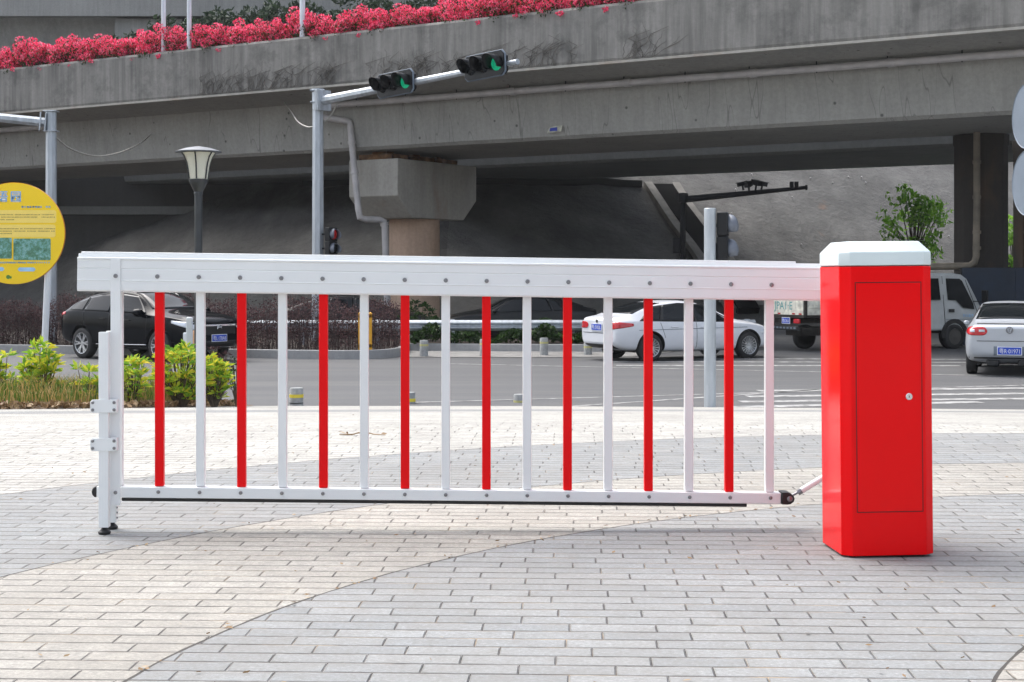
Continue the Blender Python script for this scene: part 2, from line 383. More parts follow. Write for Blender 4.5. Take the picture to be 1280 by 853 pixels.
plaza()
# road paint -------------------------------------------------------
def gx(x, y, h=2.0):
    D = h*F/(y-HZ); return Vector(((x-640)*D/F, D, 0))
lines = MB(); ZL = ROAD+.005
def paint(p, q, w):
    d = (q-p).normalized(); s = Vector((-d.y, d.x, 0))*w/2
    n = max(2, int((q-p).length/1.2)); vs = []
    for i in range(n+1):
        c = p+(q-p)*i/n; vs += [(c.x-s.x, c.y-s.y, ZL), (c.x+s.x, c.y+s.y, ZL)]
    lines.add(vs, [(2*i, 2*i+1, 2*i+3, 2*i+2) for i in range(n)])
for (xa, ya, xb, yb) in ((500, 504, 1420, 478), (660, 512, 1030, 487), (560, 455, 1420, 474)): paint(gx(xa, ya), gx(xb, yb), .11)
tag(lines.build('lane_line', M['linewhite']), kind='structure')
lines = MB()
for (xa, ya, xb, yb) in ((948, 489, 1500, 483.5), (934, 496, 1500, 490), (925, 502.5, 1480, 496.5), (912, 509.5, 1225, 503)): paint(gx(xa, ya), gx(xb, yb), .34)
for (xa, ya, xb, yb) in ((760, 452.5, 1230, 453.5), (770, 457.2, 1200, 457.6), (860, 448.6, 1260, 449.8)): paint(gx(xa, ya), gx(xb, yb), .30)
tag(lines.build('crosswalk', M['linewhite']), kind='structure')
# far kerbs, footway ----------------------------------------------
def strip(name, pts, h, w, mat):
    b = MB(); vs = []
    for i, p in enumerate(pts):
        t = (pts[min(i+1, len(pts)-1)]-pts[max(i-1, 0)]).normalized(); s = Vector((-t.y, t.x, 0))*w
        for q, z in ((p, ROAD-.02), (p+s*.06, ROAD+h), (p+s, ROAD+h), (p+s, ROAD-.02)): vs.append((q.x, q.y, z))
    n = len(pts)
    b.add(vs, [(i*4+k, i*4+4+k, i*4+5+k, i*4+1+k) for i in range(n-1) for k in range(3)]+[(0, 1, 2, 3), (4*n-4, 4*n-3, 4*n-2, 4*n-1)])
    return tag(b.build(name, mat, bevel=.015), kind='structure')
def smoothline(pts, n=40):
    P = [Vector((p[0], p[1], 0)) for p in pts]; out = []
    for i in range(len(P)-1):
        p0, p1, p2, p3 = P[max(i-1, 0)], P[i], P[i+1], P[min(i+2, len(P)-1)]
        for k in range(n//len(P)+1):
            t = k/(n//len(P)+1)
            out.append(.5*((2*p1)+(p2-p0)*t+(2*p0-5*p1+4*p2-p3)*t*t+(3*p1-p0-3*p2+p3)*t**3))
    out.append(P[-1]); return out
def px(x, D): return ((x-640)*D/F, D)
k1 = smoothline([px(-260, 41.6), px(60, 39.6), px(240, 37.9), px(400, 36.9), px(470, 37.1), px(500, 38.2), px(510, 40.2), px(512, 41.3)], 50)
strip('kerb', k1, .21, .16, M['kerb'])
k2 = smoothline([px(512, 40.9), px(640, 40.5), px(800, 40.4), px(850, 42.4), px(860, 47)], 30)
strip('kerb', k2, .2, .16, M['kerb'])
fw = MB(); a = [px(505, 37.7), px(640, 37.5), px(790, 37.9), px(845, 40.5), px(800, 40.45), px(640, 40.55), px(512, 40.95)]
fw.add([(p[0], p[1], ROAD+.012) for p in a], [tuple(range(len(a)))])
tag(fw.build('footway', pbr('footway concrete', (.24, .235, .225), .9, var=.2, scale=2)), kind='structure')
# planted verge behind the kerbs
vb = MB(); pts = [(p.x, p.y+.12) for p in k1]+[(p.x, p.y+.1) for p in k2]+[(6, 47), (6, 70), (-40, 70), (-40, 42)]
vb.add([(x, y, ROAD+.16) for x, y in pts], [tuple(range(len(pts)))]); tag(vb.build('verge', M['vergesoil']), kind='structure')

# embankment of sprayed concrete under the bridge -------------------
def toeY(X):
    return 57.43-.351*(7.75-X) if X > -4 else 53.3+.63*(-4-X)
random.seed(5)
def slopeZ(X, s):
    n = .04*math.sin(X*1.3+s*.9)+.05*math.sin(X*.5-s*.7+1)+.03*math.sin(X*3.1+s*2.2)
    return min(ROAD-.05+.585*s+n*(1 if s > .3 else 0), 12)
em = MB(); xs = np.linspace(-45, 60, 170); ss = np.linspace(0, 34, 70)
for s in ss:
    for X in xs: em.v.append((X, toeY(X)+s, slopeZ(X, s)))
n = len(xs); em.f = [(j*n+i, j*n+i+1, (j+1)*n+i+1, (j+1)*n+i) for j in range(len(ss)-1) for i in range(n-1)]
eo = em.build('embankment', M['shot'], smooth=None)
for p in eo.data.polygons: p.use_smooth = True
tag(eo, kind='structure')
def ons(X, s, up=.0): return Vector((X, toeY(X)+s, slopeZ(X, s)+up))
# drain channel running down the embankment: two raised edges and a dark trough, plus the ledge at its head
X1, S1, X2, S2 = 5.9, 10.2, 8.4, 1.2
ch = MB(); c2 = MB()
for dx, b in ((0, ch), (1.25, ch)):
    P = [ons(X1+(X2-X1)*t+dx, S1+(S2-S1)*t, .06) for t in np.linspace(0, 1, 14)]
    b.tube(P, .26, 4, ph=.78)
P = [ons(X1+(X2-X1)*t+.62, S1+(S2-S1)*t, -.20) for t in np.linspace(0, 1, 14)]
c2.tube(P, [.64]*14, 4, ph=.78)
cho = ch.build('drain_channel', pbr('channel rim', (.24, .23, .21), .9, var=.2, scale=2)); cho['kind'] = 'structure'
c2.build('channel_bed', pbr('channel bed', (.008, .008, .008), .9, spec=.03), cho)
lg = MB(); lg.tube([ons(X, 10.1, .12) for X in np.linspace(-9, 5.6, 16)], .22, 4, ph=.78)
lg.build('ledge', pbr('sooty ledge', (.03, .03, .028), .9), cho)
ra = random.Random(3); pgs = MB()
for _ in range(26):
    X = ra.uniform(2, 22); s = ra.uniform(1.5, 12); p = ons(X, s, .05)
    pgs.tube([p, p+Vector((0, -.07, .06))], .035, 6)
pgs.build('weep_pipe', M['pvc'], cho)['kind'] = 'stuff'
# dark retaining wall closing the underpass on the left, dark hoarding on the right
w = thing('retaining_wall', 'long dark concrete retaining wall in the gloom under the left of the overpass', 'wall')
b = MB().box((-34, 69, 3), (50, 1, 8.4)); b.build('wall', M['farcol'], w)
b = MB().box((-34, 68.3, 3.9), (50, .5, .35)); b.build('ledge', M['soffit'], w)
hd = thing('hoarding', 'dark blue site hoarding behind the white truck under the overpass', 'hoarding', (17, 43.5, ROAD))
b = MB()
for i in range(11): b.box((-3.5+i*1.5, 0, 1.13), (1.49, .05, 2.2))
b.build('panel', M['hoard'], hd)
b = MB()
for i in range(12): b.box((-4.25+i*1.5, .06, 1.1), (.07, .07, 2.25))
b.build('post', M['darksteel'], hd)['kind'] = 'stuff'

# ================================================================== OVERPASS
O = Vector((0, 44.5, CAMZ)); A = Vector((.846, -.5332, 0)); B = Vector((.5332, .846, 0))
def bp(t, b, z): return O+A*t+B*b+Vector((0, 0, z))
ov = thing('overpass_bridge', 'long grey concrete road overpass with deep box girders crossing the whole picture', 'bridge', (0, 44.5, ROAD))
inv = Matrix.Translation((0, -44.5, -ROAD))
def ext(pts, lo=-45, hi=48, nseg=1):
    m = MB(); m.prism(pts, lambda p, q, t: inv @ bp(t, p, q), lo, hi); return m
ext([(0, 5.97), (.28, 5.97), (.28, 7.55), (.02, 7.58), (-.03, 7.5), (-.03, 6.05)]).build('parapet', M['parapet'], ov)
ext([(21.7, 5.95), (22, 5.95), (22, 7.55), (21.7, 7.55)]).build('parapet', M['parapet'], ov)
ext([(.283, 6.35), (8.4, 6.35), (8.4, 6.05), (7.6, 5.72), (1.9, 5.72), (.283, 5.94)]).build('deck', M['girder'], ov)
ext([(10.1, 6.35), (21.69, 6.35), (21.69, 6.0), (19.5, 5.72), (10.9, 5.72), (10.1, 6.05)]).build('deck', M['soffit'], ov)   # slot between the decks added to let skylight into the underpass
for k, (b0, b1) in enumerate(((2.0, 7.5), (11, 19))):
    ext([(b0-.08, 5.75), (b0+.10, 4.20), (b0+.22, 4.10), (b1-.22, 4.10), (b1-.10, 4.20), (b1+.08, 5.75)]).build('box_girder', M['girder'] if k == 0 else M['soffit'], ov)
ext([(-.06, 5.90), (.12, 5.90), (.12, 5.968), (-.06, 5.968)]).build('drip_edge', M['pier'], ov)
# soil-filled planter behind the parapet
ext([(.29, 6.36), (1.2, 6.36), (1.2, 7.3), (.29, 7.3)]).build('planter', M['soil'], ov)
# grey drainpipe under the cantilever with hangers
def tpx(x, b): return ((x-640)/F*(44.5+b/.846)/(1+.63*(x-640)/F)-B.x*b)/A.x   # distance along the girder of a picture column
pm = MB(); runs = ((-45, tpx(57, 1.62)), (tpx(402, 1.62), 48))
for lo, hi in runs: pm.tube([inv @ bp(t, 1.62, 5.57) for t in np.linspace(lo, hi, 30)], .10, 10)
onpipe = lambda t: any(lo < t < hi for lo, hi in runs)
for t in filter(onpipe, np.arange(-44, 47, 3.9)): pm.tube([inv @ bp(t, 1.62, 5.57), inv @ bp(t+.22, 1.62, 5.57)], .122, 10)
pp = pm.build('drainpipe', M['pvc'], ov, smooth=True)
hm = MB()
for t in filter(onpipe, np.arange(-44, 47, 1.95)):
    hm.tube([inv @ bp(t, 1.62, 5.45), inv @ bp(t, 1.62, 5.80)], .018, 5)
hm.build('hanger', M['darksteel'], pp)['kind'] = 'stuff'
# hammerhead pier
pc = Vector((-3.31, 52.1, 0))
def pl(t, b, z): return inv @ (pc+A*t+B*b+Vector((0, 0, z+CAMZ)))
m = MB(); m.prism([(-2.3, 3.8), (2.3, 3.8), (2.3, 2.6), (1.5, 1.9), (-1.5, 1.9), (-2.3, 2.6)], lambda p, q, t: pl(t, p, q), -1.0, 1.0)
cap_ = m.build('pier_cap', M['pier'], ov, bevel=.03)
m = MB()
for b_ in (-1.5, 0, 1.4):
    m.prism([(b_-.45, 3.802), (b_+.45, 3.802), (b_+.45, 4.0), (b_-.45, 4.0)], lambda p, q, t: pl(t, p, q), -.85, .5)
    m.prism([(b_-.2, 3.99), (b_+.2, 3.99), (b_+.2, 4.12), (b_-.2, 4.12)], lambda p, q, t: pl(t, p, q), -.5, .1)
m.build('bearing', pbr('rusty bearing', (.22, .12, .06), .9, var=.5, scale=3), cap_)
m = MB(); m.lathe([(.855, ROAD-.1-CAMZ), (.855, 1.92)], 40, inv @ Matrix.Translation(pc+Vector((0, 0, CAMZ)))); m.build('pier_column', M['column'], ov, smooth=True)
# downpipe from the girder to the ground beside that column
dp = MB(); P = [at(400, 146.5, 50.1), at(412, 148, 50.1), at(433, 151.5, 50.1), at(437, 153, 50.1), at(438, 158, 50.1), at(441, 192, 50.1), at(448, 262, 49.6), at(450, 272, 49.6), at(457, 274.5, 49.7), at(474, 275, 49.9), at(479.5, 277, 50.), at(481, 284, 50.), at(485, 400, 50.2)]
dp.tube([inv @ p for p in P], .11, 10)
for a_, b_ in ((6, .35), (5, .6), (11, .5)):
    c_ = P[a_-1].lerp(P[a_], b_); d_ = (P[a_]-P[a_-1]).normalized(); dp.tube([inv @ (c_-d_*.05), inv @ (c_+d_*.05)], .132, 10)
dp.build('downpipe', M['pvc'], ov, smooth=True)
# right-hand column, octagonal, with its own downpipe
def octcol(cx, cy, r, top, mat, name='pier_column'):
    m = MB(); m.lathe([(r, ROAD-.1), (r, top-.35), (r*1.04, top-.3), (r*1.04, top)], 8, inv @ (Matrix.Translation((cx, cy, 0)) @ Matrix.Rotation(R(22.5-32), 4, 'Z')))
    return m.build(name, mat, ov, bevel=.03)
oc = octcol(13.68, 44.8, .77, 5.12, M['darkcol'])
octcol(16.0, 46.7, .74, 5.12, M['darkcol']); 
dp = MB(); P = [(13.27, 43.85, 5.2), (13.27, 43.85, 3), (13.25, 43.85, 1.55), (13.20, 43.85, 1.38), (13.05, 43.85, 1.28), (12.5, 43.9, 1.27), (9.9, 44.2, 1.26), (9.75, 44.2, 1.1), (9.75, 44.2, ROAD)]
dp.tube([inv @ Vector(p) for p in P], .10, 10)
for z in (4.2, 3.2, 2.2, 1.75): dp.tube([inv @ Vector((13.27, 43.85, z)), inv @ Vector((13.27, 43.85, z+.09))], .122, 10)
dp.build('downpipe', pbr('grimy pipe', (.20, .17, .13), .6, var=.3, scale=2), ov, smooth=True)
# torn paper notice stuck to the girder
P = [at(679, 166, 46.0), at(696, 163.5, 45.7), at(698, 156, 45.7), at(688, 157, 45.85), at(682, 159, 45.95)]
m = MB(); m.add([bp((p-O).dot(A), 1.95+(-(p.z-CAMZ)+4.2)*.0+.03, p.z-CAMZ) for p in P], [(0, 1, 2, 3, 4)])
nb = m.build('paper_notice', pbr('faded paper', (.50, .50, .42), .8, var=.3, scale=8), solid=.01); tag(nb, 'torn pale paper notice with a blue patch stuck on the overpass girder', 'notice')
m = MB(); m.add([bp((q-O).dot(A), 1.95+.02, q.z-CAMZ) for q in (at(684, 164, 46), at(692, 163, 45.8), at(692, 158.5, 45.8), at(685, 160, 46))], [(0, 1, 2, 3)])
m.build('printed_patch', M['bluepaint'], nb, solid=.006)

# ---------- dry creepers clinging to the parapet
def creeper(t0, wid, seed, lab):
    rn = random.Random(seed); m = MB()
    for k in range(int(wid*12)):
        t = t0+rn.uniform(-wid/2, wid/2); z = 6.0; p = [bp(t, -.075, z)]; dx = rn.uniform(-.35, .6)
        for i in range(rn.randint(4, 9)):
            t += (dx+rn.uniform(-.5, .5))*.16; z += rn.uniform(.03, .14)
            if z > 7.4: break
            p.append(bp(t, -.055-.02*rn.random(), z))
        m.tube(p, [.010*(1-.8*i/len(p)) for i in range(len(p))], 4)
        if rn.random() < .6:
            q = p[len(p)//2]; m.tube([q, q+A*rn.uniform(-.3, .4)+Vector((0, 0, .12)), q+A*rn.uniform(-.5, .8)+Vector((0, 0, .3))], [.012, .009, .004], 4)
    o = m.build('dry_creeper', M['creeper'], smooth=None)
    return tag(o, lab, 'creeper', 'dry creepers on the overpass parapet')
for t0, wid, lab in ((-10.9, 3.0, 'sparse bare creeper on the parapet above the garden lamp'), (-8.2, 3.4, 'dense bare creeper on the parapet left of the first hanging signal'),
                     (-3.0, 4.4, 'bare creeper fanning out on the parapet between the two hanging signals'), (.9, 2.2, 'thin bare creeper on the parapet right of the far hanging signal'),
                     (4.2, 1.2, 'short dark creeper patch on the bare parapet near the middle')):
    creeper(t0, wid, int(t0*10), lab)

# ---------- foliage
def leaves(m, cents, size, rn, droop=.0, asp=.45, up=None):
    """adds one small folded leaf per centre"""
    N = len(cents); d = rn.normal(size=(N, 3)); d[:, 2] -= droop; d /= np.linalg.norm(d, axis=1)[:, None]
    if up is not None: d = d*(1-up)+np.array([0, 0, 1.])*up; d /= np.linalg.norm(d, axis=1)[:, None]
    e = np.cross(d, rn.normal(size=(N, 3))); e /= np.linalg.norm(e, axis=1)[:, None]
    s = size*rn.uniform(.6, 1.3, size=(N, 1)); c = np.asarray(cents)
    V = np.stack([c-d*s*.5, c+e*s*asp*.5, c+d*s*.55, c-e*s*asp*.5], 1).reshape(-1, 3)
    n0 = len(m.v); m.v += [tuple(v) for v in V]; m.f += [(n0+4*i, n0+4*i+1, n0+4*i+2, n0+4*i+3) for i in range(N)]
def blob(rn, n, c, r):
    d = rn.normal(size=(n, 3)); d /= np.linalg.norm(d, axis=1)[:, None]
    return np.array(c)+d*np.array(r)*rn.uniform(.45, 1, size=(n, 1))**.6
def foli(m, name, mat, parent): return m.build(name, mat, parent, smooth=None)

def bougain(seed):
    rn = np.random.default_rng(seed); root = thing('bougainvillea_shrub', 'low bougainvillea shrub covered in pink red flowers along the top of the overpass parapet', 'shrub', (0, 0, 0), 0, 'bougainvilleas along the parapet')
    fm = MB(); gm = MB(); sm = MB()
    for k in range(56):
        c = (rn.uniform(-1.0, 1.0), rn.uniform(-.42, .45), 0); h = (.40+.42*rn.random())*(1-.25*abs(c[0])); c = (c[0], c[1], h*rn.uniform(.35, 1.05))
        leaves(fm, blob(rn, 84, c, (.19, .19, .11)), .056, rn, asp=.8)
        leaves(gm, blob(rn, 48, (c[0], c[1], c[2]-.08), (.22, .22, .16)), .07, rn)
        if k % 2 == 0: sm.tube([(c[0]*.4, c[1]*.3, -.05), (c[0]*.8, c[1]*.8, c[2]*.6), c], [.014, .009, .004], 4)
    for k in range(1):
        c = (rn.uniform(-.9, .9), -.45, rn.uniform(-.04, .06)); leaves(fm, blob(rn, 40, c, (.12, .06, .06)), .056, rn, asp=.8)
    foli(fm, 'flowers', M['flower'], root); foli(gm, 'leaves', M['leaf_low'], root); foli(sm, 'stems', M['twig'], root)
    return root
pro = [bougain(s) for s in (1, 2, 3)]; rr = random.Random(8)
ts = np.arange(-25.5, 7.0, 1.42)
for i, t in enumerate(ts):
    o = pro[i] if i < 3 else copy_tree(pro[i % 3])
    o.location = bp(t+rr.uniform(-.2, .2), .42+rr.uniform(-.05, .1), 7.44); o.rotation_euler = (0, 0, -R(32.2)+(math.pi if False else 0)+rr.uniform(-.1, .1))
    s = rr.uniform(.85, 1.12)*(1 if t < 3 else .8); o.scale = (rr.choice([-1, 1])*s, s, s*rr.uniform(1.2, 1.5))

def tree(name, label, loc, trunk_h, crown, rn_seed, mat, lsize, nclump, per, group=None, lean=0.):
    rn = np.random.default_rng(rn_seed); root = thing(name, label, 'tree', loc, 0, group)
    tm = MB(); cm = MB(); cx, cy, cz = crown[0]; rx, ry, rz = crown[1]
    tm.tube([(0, 0, -.1), (.03, .02, trunk_h*.5), (cx*.6, cy*.6, trunk_h), (cx, cy, cz+rz*.3)], [.055*trunk_h**.5+.03, .045*trunk_h**.5, .06, .02], 8)
    for k in range(nclump):
        p = blob(rn, 1, (cx, cy, cz), (rx, ry, rz))[0]
        st = Vector((cx*.5, cy*.5, trunk_h*rn.uniform(.55, 1))); mid = st.lerp(Vector(p), .6)+Vector((0, 0, .1))
        tm.tube([st, mid, p], [.035, .02, .006], 5)
        r = rn.uniform(.22, .42)*min(rx, rz); leaves(cm, blob(rn, per, p, (r, r, r*.7)), lsize, rn, droop=.5)
    foli(tm, 'trunk', M['bark'], root); foli(cm, 'crown', mat, root); return root
tree('street_tree', 'young bright green tree in sunlight beyond the overpass beside the dark column', (15.4, 58.5, ROAD), 3.0, ((-.1, 0, 3.95), (1.35, 1.35, 1.75)), 4, M['leaf_tree'], .23, 46, 34)
tree('street_tree', 'green tree glimpsed in the narrow gap between two dark columns', (19.6, 60, ROAD), 2.2, ((0, 0, 2.8), (1.2, 1.2, 1.7)), 5, M['leaf_tree'], .22, 26, 80)

# ---------- hill, upper viaduct and trees beyond the bridge (top left)
hl = MB(); xs = np.linspace(-120, 120, 61); ys = np.linspace(92, 260, 30)
for j, Y in enumerate(ys):
    for X in xs: hl.v.append((X, Y, 8+(Y-92)*.42+1.8*math.sin(X*.15+Y*.1)+1.2*math.sin(X*.4)-(6 if j == 0 else 0)))
n = len(xs); hl.f = [(j*n+i, j*n+i+1, (j+1)*n+i+1, (j+1)*n+i) for j in range(len(ys)-1) for i in range(n-1)]
ho = hl.build('hills', M['hill'], smooth=None)
for p in ho.data.polygons: p.use_smooth = True
tag(ho, kind='structure')
vd = thing('viaduct', 'pale grey upper viaduct behind the flowers at the top left', 'bridge', (-20, 86, ROAD))
vi = Matrix.Translation((20, -86, -ROAD))
def vbox(x0, x1, Y0, Y1, z0, z1, name, mat):
    m = MB(); m.box(((x0+x1)/2, (Y0+Y1)/2, (z0+z1)/2+CAMZ), (x1-x0, Y1-Y0, z1-z0), vi); return m.build(name, mat, vd)
vbox(-60, 14, 86, 86.3, 14.55, 16.8, 'parapet', M['viaduct']); vbox(-60, 14, 86.3, 97, 14.7, 15.2, 'deck', M['viaduct'])
m = MB(); m.prism([(87.6, 14.72), (88.4, 12.6), (94, 12.6), (95.5, 14.72)], lambda p, q, t: vi @ Vector((t, p, q+CAMZ)), -60, -20.6); m.build('box_girder', M['viaduct'], vd)
vbox(-22.4, -18.6, 86.6, 90, 13.3, 14.5, 'pier_cap', M['viaduct']); m = MB(); m.box((-20.5, 89, 5), (1.4, 1.6, 19), vi); m.build('pier_column', M['viaduct'], vd)
rr = random.Random(21)
for i, (X, Y, h, r) in enumerate([(-19.2, 80, 12.2, 1.5), (-17.0, 79, 12.6, 1.7), (-14.6, 80, 13.0, 2.0), (-11.6, 79, 13.2, 1.8), (-9.0, 80, 13.6, 2.0), (-6.0, 79, 13.6, 1.9), (-3.4, 80, 14.0, 2.0), (-.6, 79, 14.2, 2.0), (2.4, 80, 14.4, 2.0)]):
    tree('hillside_tree', 'dark green tree growing behind the flowering parapet', (X, Y, ROAD), h-.6, ((0, 0, h+1-.2), (r*1.25, r*.9, r*1.15)), 60+i, M['leaf_far'], .34, 26, 70, 'trees behind the parapet')
for x, D, ytop, w_, lab in ((204.5, 52.15, -60, .075, 'slim white pole rising behind the flowers, leftmost of three'), (236.5, 51.55, -60, .075, 'slim white pole rising behind the flowers, middle of three'), (378, 48.85, -60, .085, 'slim white pole rising behind the flowers above the traffic light mast')):
    p = at(x, 0, D); m = MB(); m.tube([(0, 0, 0), (0, 0, 5.5)], [w_*1.05, w_*.95], 12); m.lathe([(.0, 5.62), (.09, 5.55), (.06, 5.5)], 12)
    q = m.build('flagpole', M['whitepole'], smooth=True); q.location = (p.x, p.y, 8.54); tag(q, lab, 'pole', 'white poles on the overpass')

# ---------- the hazy city air
hz = MB(); hz.box((0, 130, 17), (360, 300, 40)); hm_ = bpy.data.materials.new('haze'); hm_.use_nodes = True; t_ = hm_.node_tree
t_.nodes.remove(t_.nodes['Principled BSDF']); pv = t_.nodes.new('ShaderNodeVolumePrincipled'); pv.inputs['Color'].default_value = (.93, .96, 1, 1); pv.inputs['Density'].default_value = .00022
t_.links.new(pv.outputs[0], t_.nodes['Material Output'].inputs['Volume']); tag(hz.build('haze', hm_), 'thin pale haze in the air over the whole street', 'haze', kind='stuff')
# ================================================================== BARRIER GATE
bg_ = thing('barrier_gate', 'red box barrier gate with a lowered white fence boom of red and white slats', 'barrier gate', (1.33, 5.60, 0))
FX, FY = -1.540, 5.97
YAW, ROLL = R(1.6), R(.78)
bm_root = Matrix.Translation((-1.33, -5.60, 0)) @ Matrix.Translation((FX, FY, 0)) @ Matrix.Rotation(YAW, 4, 'Z')
def roll(z0): return bm_root @ Matrix.Translation((0, 0, z0)) @ Matrix.Rotation(ROLL, 4, 'Y')
def place(o, Mx): o.matrix_basis = Mx; return o
BT = .9385; RT = .1345        # underside heights of the beam and of the rail at the first slat
fb = roll(BT)
# the beam: an extruded aluminium section (v = depth, w = height)
sec = [(0, .006), (.006, 0), (.094, 0), (.1, .006), (.1, .126), (.094, .132), (.084, .132), (.082, .147), (.018, .147), (.016, .133), (-.004, .132), (-.005, .127), (0, .121), (0, .0915), (.0025, .0905), (.0025, .0885), (0, .0875), (0, .046), (-.002, .045), (-.002, .0425), (0, .0415), (0, .018)]
m = MB(); m.prism(sec, lambda p, q, t: (t, p, q), -.150, 3.0)
beam = place(m.build('beam', M['white'], bg_, bevel=.0015), fb)
m = MB(); m.box((1.26, .05, .1495), (2.80, .062, .010)); place(m.build('ridge_strip', M['white'], bg_, bevel=.002), fb)
def boltgeo(m, u, v, w, r=.0085):
    m.lathe([(r, 0), (r, .003), (r*.8, .005), (r*.45, .0055), (r*.42, .003), (0, .003)], 14, Matrix.Translation((u, v, w)) @ Matrix.Rotation(R(90), 4, 'X'))
SP = .1601
bolt = MB(); boltgeo(bolt, 0, 0, 0); proto = None
def addbolt(Mx, u, v, w, s=1):
    global proto
    if proto is None: o = bolt.build('bolt', M['steel'], bg_, smooth=True); proto = o
    else: o = proto.copy(); col.objects.link(o); o.parent = bg_
    o.matrix_basis = Mx @ Matrix.Translation((u, v, w)) @ Matrix.Scale(s, 4); return o
for i in range(17): addbolt(fb, i*SP, -.0003 if i else -.0063, .061)
rb = roll(RT)
sl = {}
for i in range(17):
    z0 = RT+.044-math.tan(ROLL)*i*SP; z1 = BT-math.tan(ROLL)*i*SP+.003
    key = 'red' if i % 2 else 'white'
    m = MB(); m.box((0, 0, (z1-z0)/2), (.034, .030, z1-z0))
    o = m.build('slat', M[key], bg_, bevel=.003); o['label'] = 'red slat' if i % 2 else 'white slat'
    place(o, bm_root @ Matrix.Translation((i*SP, .05, z0)))
# bottom rail, rubber strip, end cap, hinge bracket and tie rod
m = MB(); m.box((1.262, .0475, .0215), (2.684, .055, .043)); place(m.build('bottom_rail', M['white'], bg_, bevel=.003), rb)
for i in range(17): addbolt(rb, i*SP, .0195 if i else -.0063, .024, .85)
m = MB(); m.box((1.243, .0475, -.0075), (2.456, .03, .0145)); place(m.build('rubber_strip', M['black'], bg_, bevel=.003), rb)
m = MB(); m.prism([(-.080, .001), (-.080, .042), (-.088, .041), (-.096, .034), (-.099, .0215), (-.096, .009), (-.088, .002)], lambda p, q, t: (p, t, q), .020, .075)
place(m.build('end_cap', M['black'], bg_, bevel=.003), rb)
m = MB(); m.prism([(2.606, -.001), (2.606, .047), (2.628, .047), (2.640, .044), (2.652, .034), (2.656, .0215), (2.652, .010), (2.640, .001), (2.628, -.001)], lambda p, q, t: (p, t, q), .010, .085)
br_ = place(m.build('hinge_bracket', M['black'], bg_, bevel=.002), rb)
m = MB(); m.lathe([(.011, 0), (.011, .004), (.009, .0055), (0, .0055)], 18, Matrix.Translation((2.636, .0095, .022)) @ Matrix.Rotation(R(90), 4, 'X')); m.build('pin', M['steel'], br_, smooth=True)
p0 = Vector((2.640, .047, .024)); p1 = Vector((2.69, .047, .050)); p2 = Vector((2.936, .047, .200))
m = MB(); m.tube([p1+(p2-p1)*.0, p2], .0125, 16); rod = place(m.build('tie_rod', M['white'], bg_, smooth=True), rb)
m = MB(); m.tube([p0, p1+(p2-p1)*.08], .0055, 10); m.tube([p1-(p2-p1)*.058, p1-(p2-p1)*.013], .012, 6); m.tube([p1-(p2-p1)*.010, p1+(p2-p1)*.017], .0105, 12); m.build('rod_end', M['steel'], rod, smooth=True, ang=30)
# end post, clamp plates and the two drop legs
m = MB(); m.box((0, -.0035, .47), (.038, .005, .955)); post = place(m.build('end_post', M['white'], bg_, bevel=.0012), bm_root @ Matrix.Translation((0, 0, RT-.018)))
def leg(v, name):
    m = MB(); m.box((-.038, v, .405), (.038, .036, .755)); o = place(m.build('leg', M['white'], bg_, bevel=.002), bm_root)
    m = MB()
    m.tube([(-.038, v, .02), (-.038, v, .050)], .006, 10); m.tube([(-.038, v, .026), (-.038, v, .034)], .011, 6)
    m.build('screw', M['steel'], o, smooth=True, ang=30)
    m = MB(); m.lathe([(.021, 0), (.024, .004), (.024, .010), (.014, .020), (.009, .026), (0, .026)], 20, Matrix.Translation((-.038, v, 0))); m.build('foot', M['black'], o, smooth=True)
    return o
leg(-.0225, 0); leg(.098, 1)
m = MB()
for k in range(4):
    for sgn in (-1, 1): m.tube([(-.038+sgn*.018, .098, .045+.02*k), (-.038+sgn*.024, .098, .045+.02*k)], .004, 8)
place(m.build('side_screws', M['steel'], bg_), bm_root)
for z in (.497, .349):
    m = MB(); m.prism([(-.088, .008), (-.080, 0), (.006, 0), (.014, .008), (.014, .042), (.006, .050), (-.080, .050), (-.088, .042)], lambda p, q, t: (p, t, q), -.0455, -.041)
    o = place(m.build('clamp_plate', M['white'], bg_, bevel=.001), bm_root @ Matrix.Translation((0, 0, z-.025)))
    for u in (-.078, .004):
        for w_ in (.011, .039): addbolt(bm_root, u, -.0458, z-.025+w_, .72)
    m = MB(); m.box((-.001, -.024, 0), (.026, .034, .05)); place(m.build('clamp_spacer', M['white'], bg_), bm_root @ Matrix.Translation((0, 0, z)))
# cabinet (local origin at the centre of its foot print)
cb = Matrix.Rotation(R(3.5), 4, 'Z') @ Matrix.Rotation(R(-.55), 4, 'Y')
w, d, c = .1665, .155, .034
def octo(s=0, cc=0): k = c-cc; W = w-s; D_ = d-s; return [(-W+k, -D_), (W-k, -D_), (W, -D_+k*.8), (W, D_-k*.8), (W-k, D_), (-W+k, D_), (-W, D_-k*.8), (-W, -D_+k*.8)]
m = MB(); m.prism(octo(), lambda p, q, t: (p, q, t), .008, 1.034); cabi = place(m.build('cabinet', M['cabred'], bg_, bevel=.003, seg=3), cb)
m = MB(); rings = [(0, 1.037), (-.001, 1.040), (-.001, 1.084), (.034, 1.1235)]
n0 = 0
for s_, z in rings: m.v += [(p, q, z) for p, q in octo(s_, .010 if s_ > .01 else 0)]
m.f = [tuple(range(8))[::-1], tuple(range(24, 32))]+[(8*i+k, 8*i+(k+1) % 8, 8*i+8+(k+1) % 8, 8*i+8+k) for i in range(3) for k in range(8)]
place(m.build('cap', M['capwhite'], bg_, bevel=.005, seg=3), cb)
m = MB(); m.prism(octo(.004), lambda p, q, t: (p, q, t), 1.033, 1.0385); place(m.build('cap_seal', M['black'], bg_), cb)
m = MB()
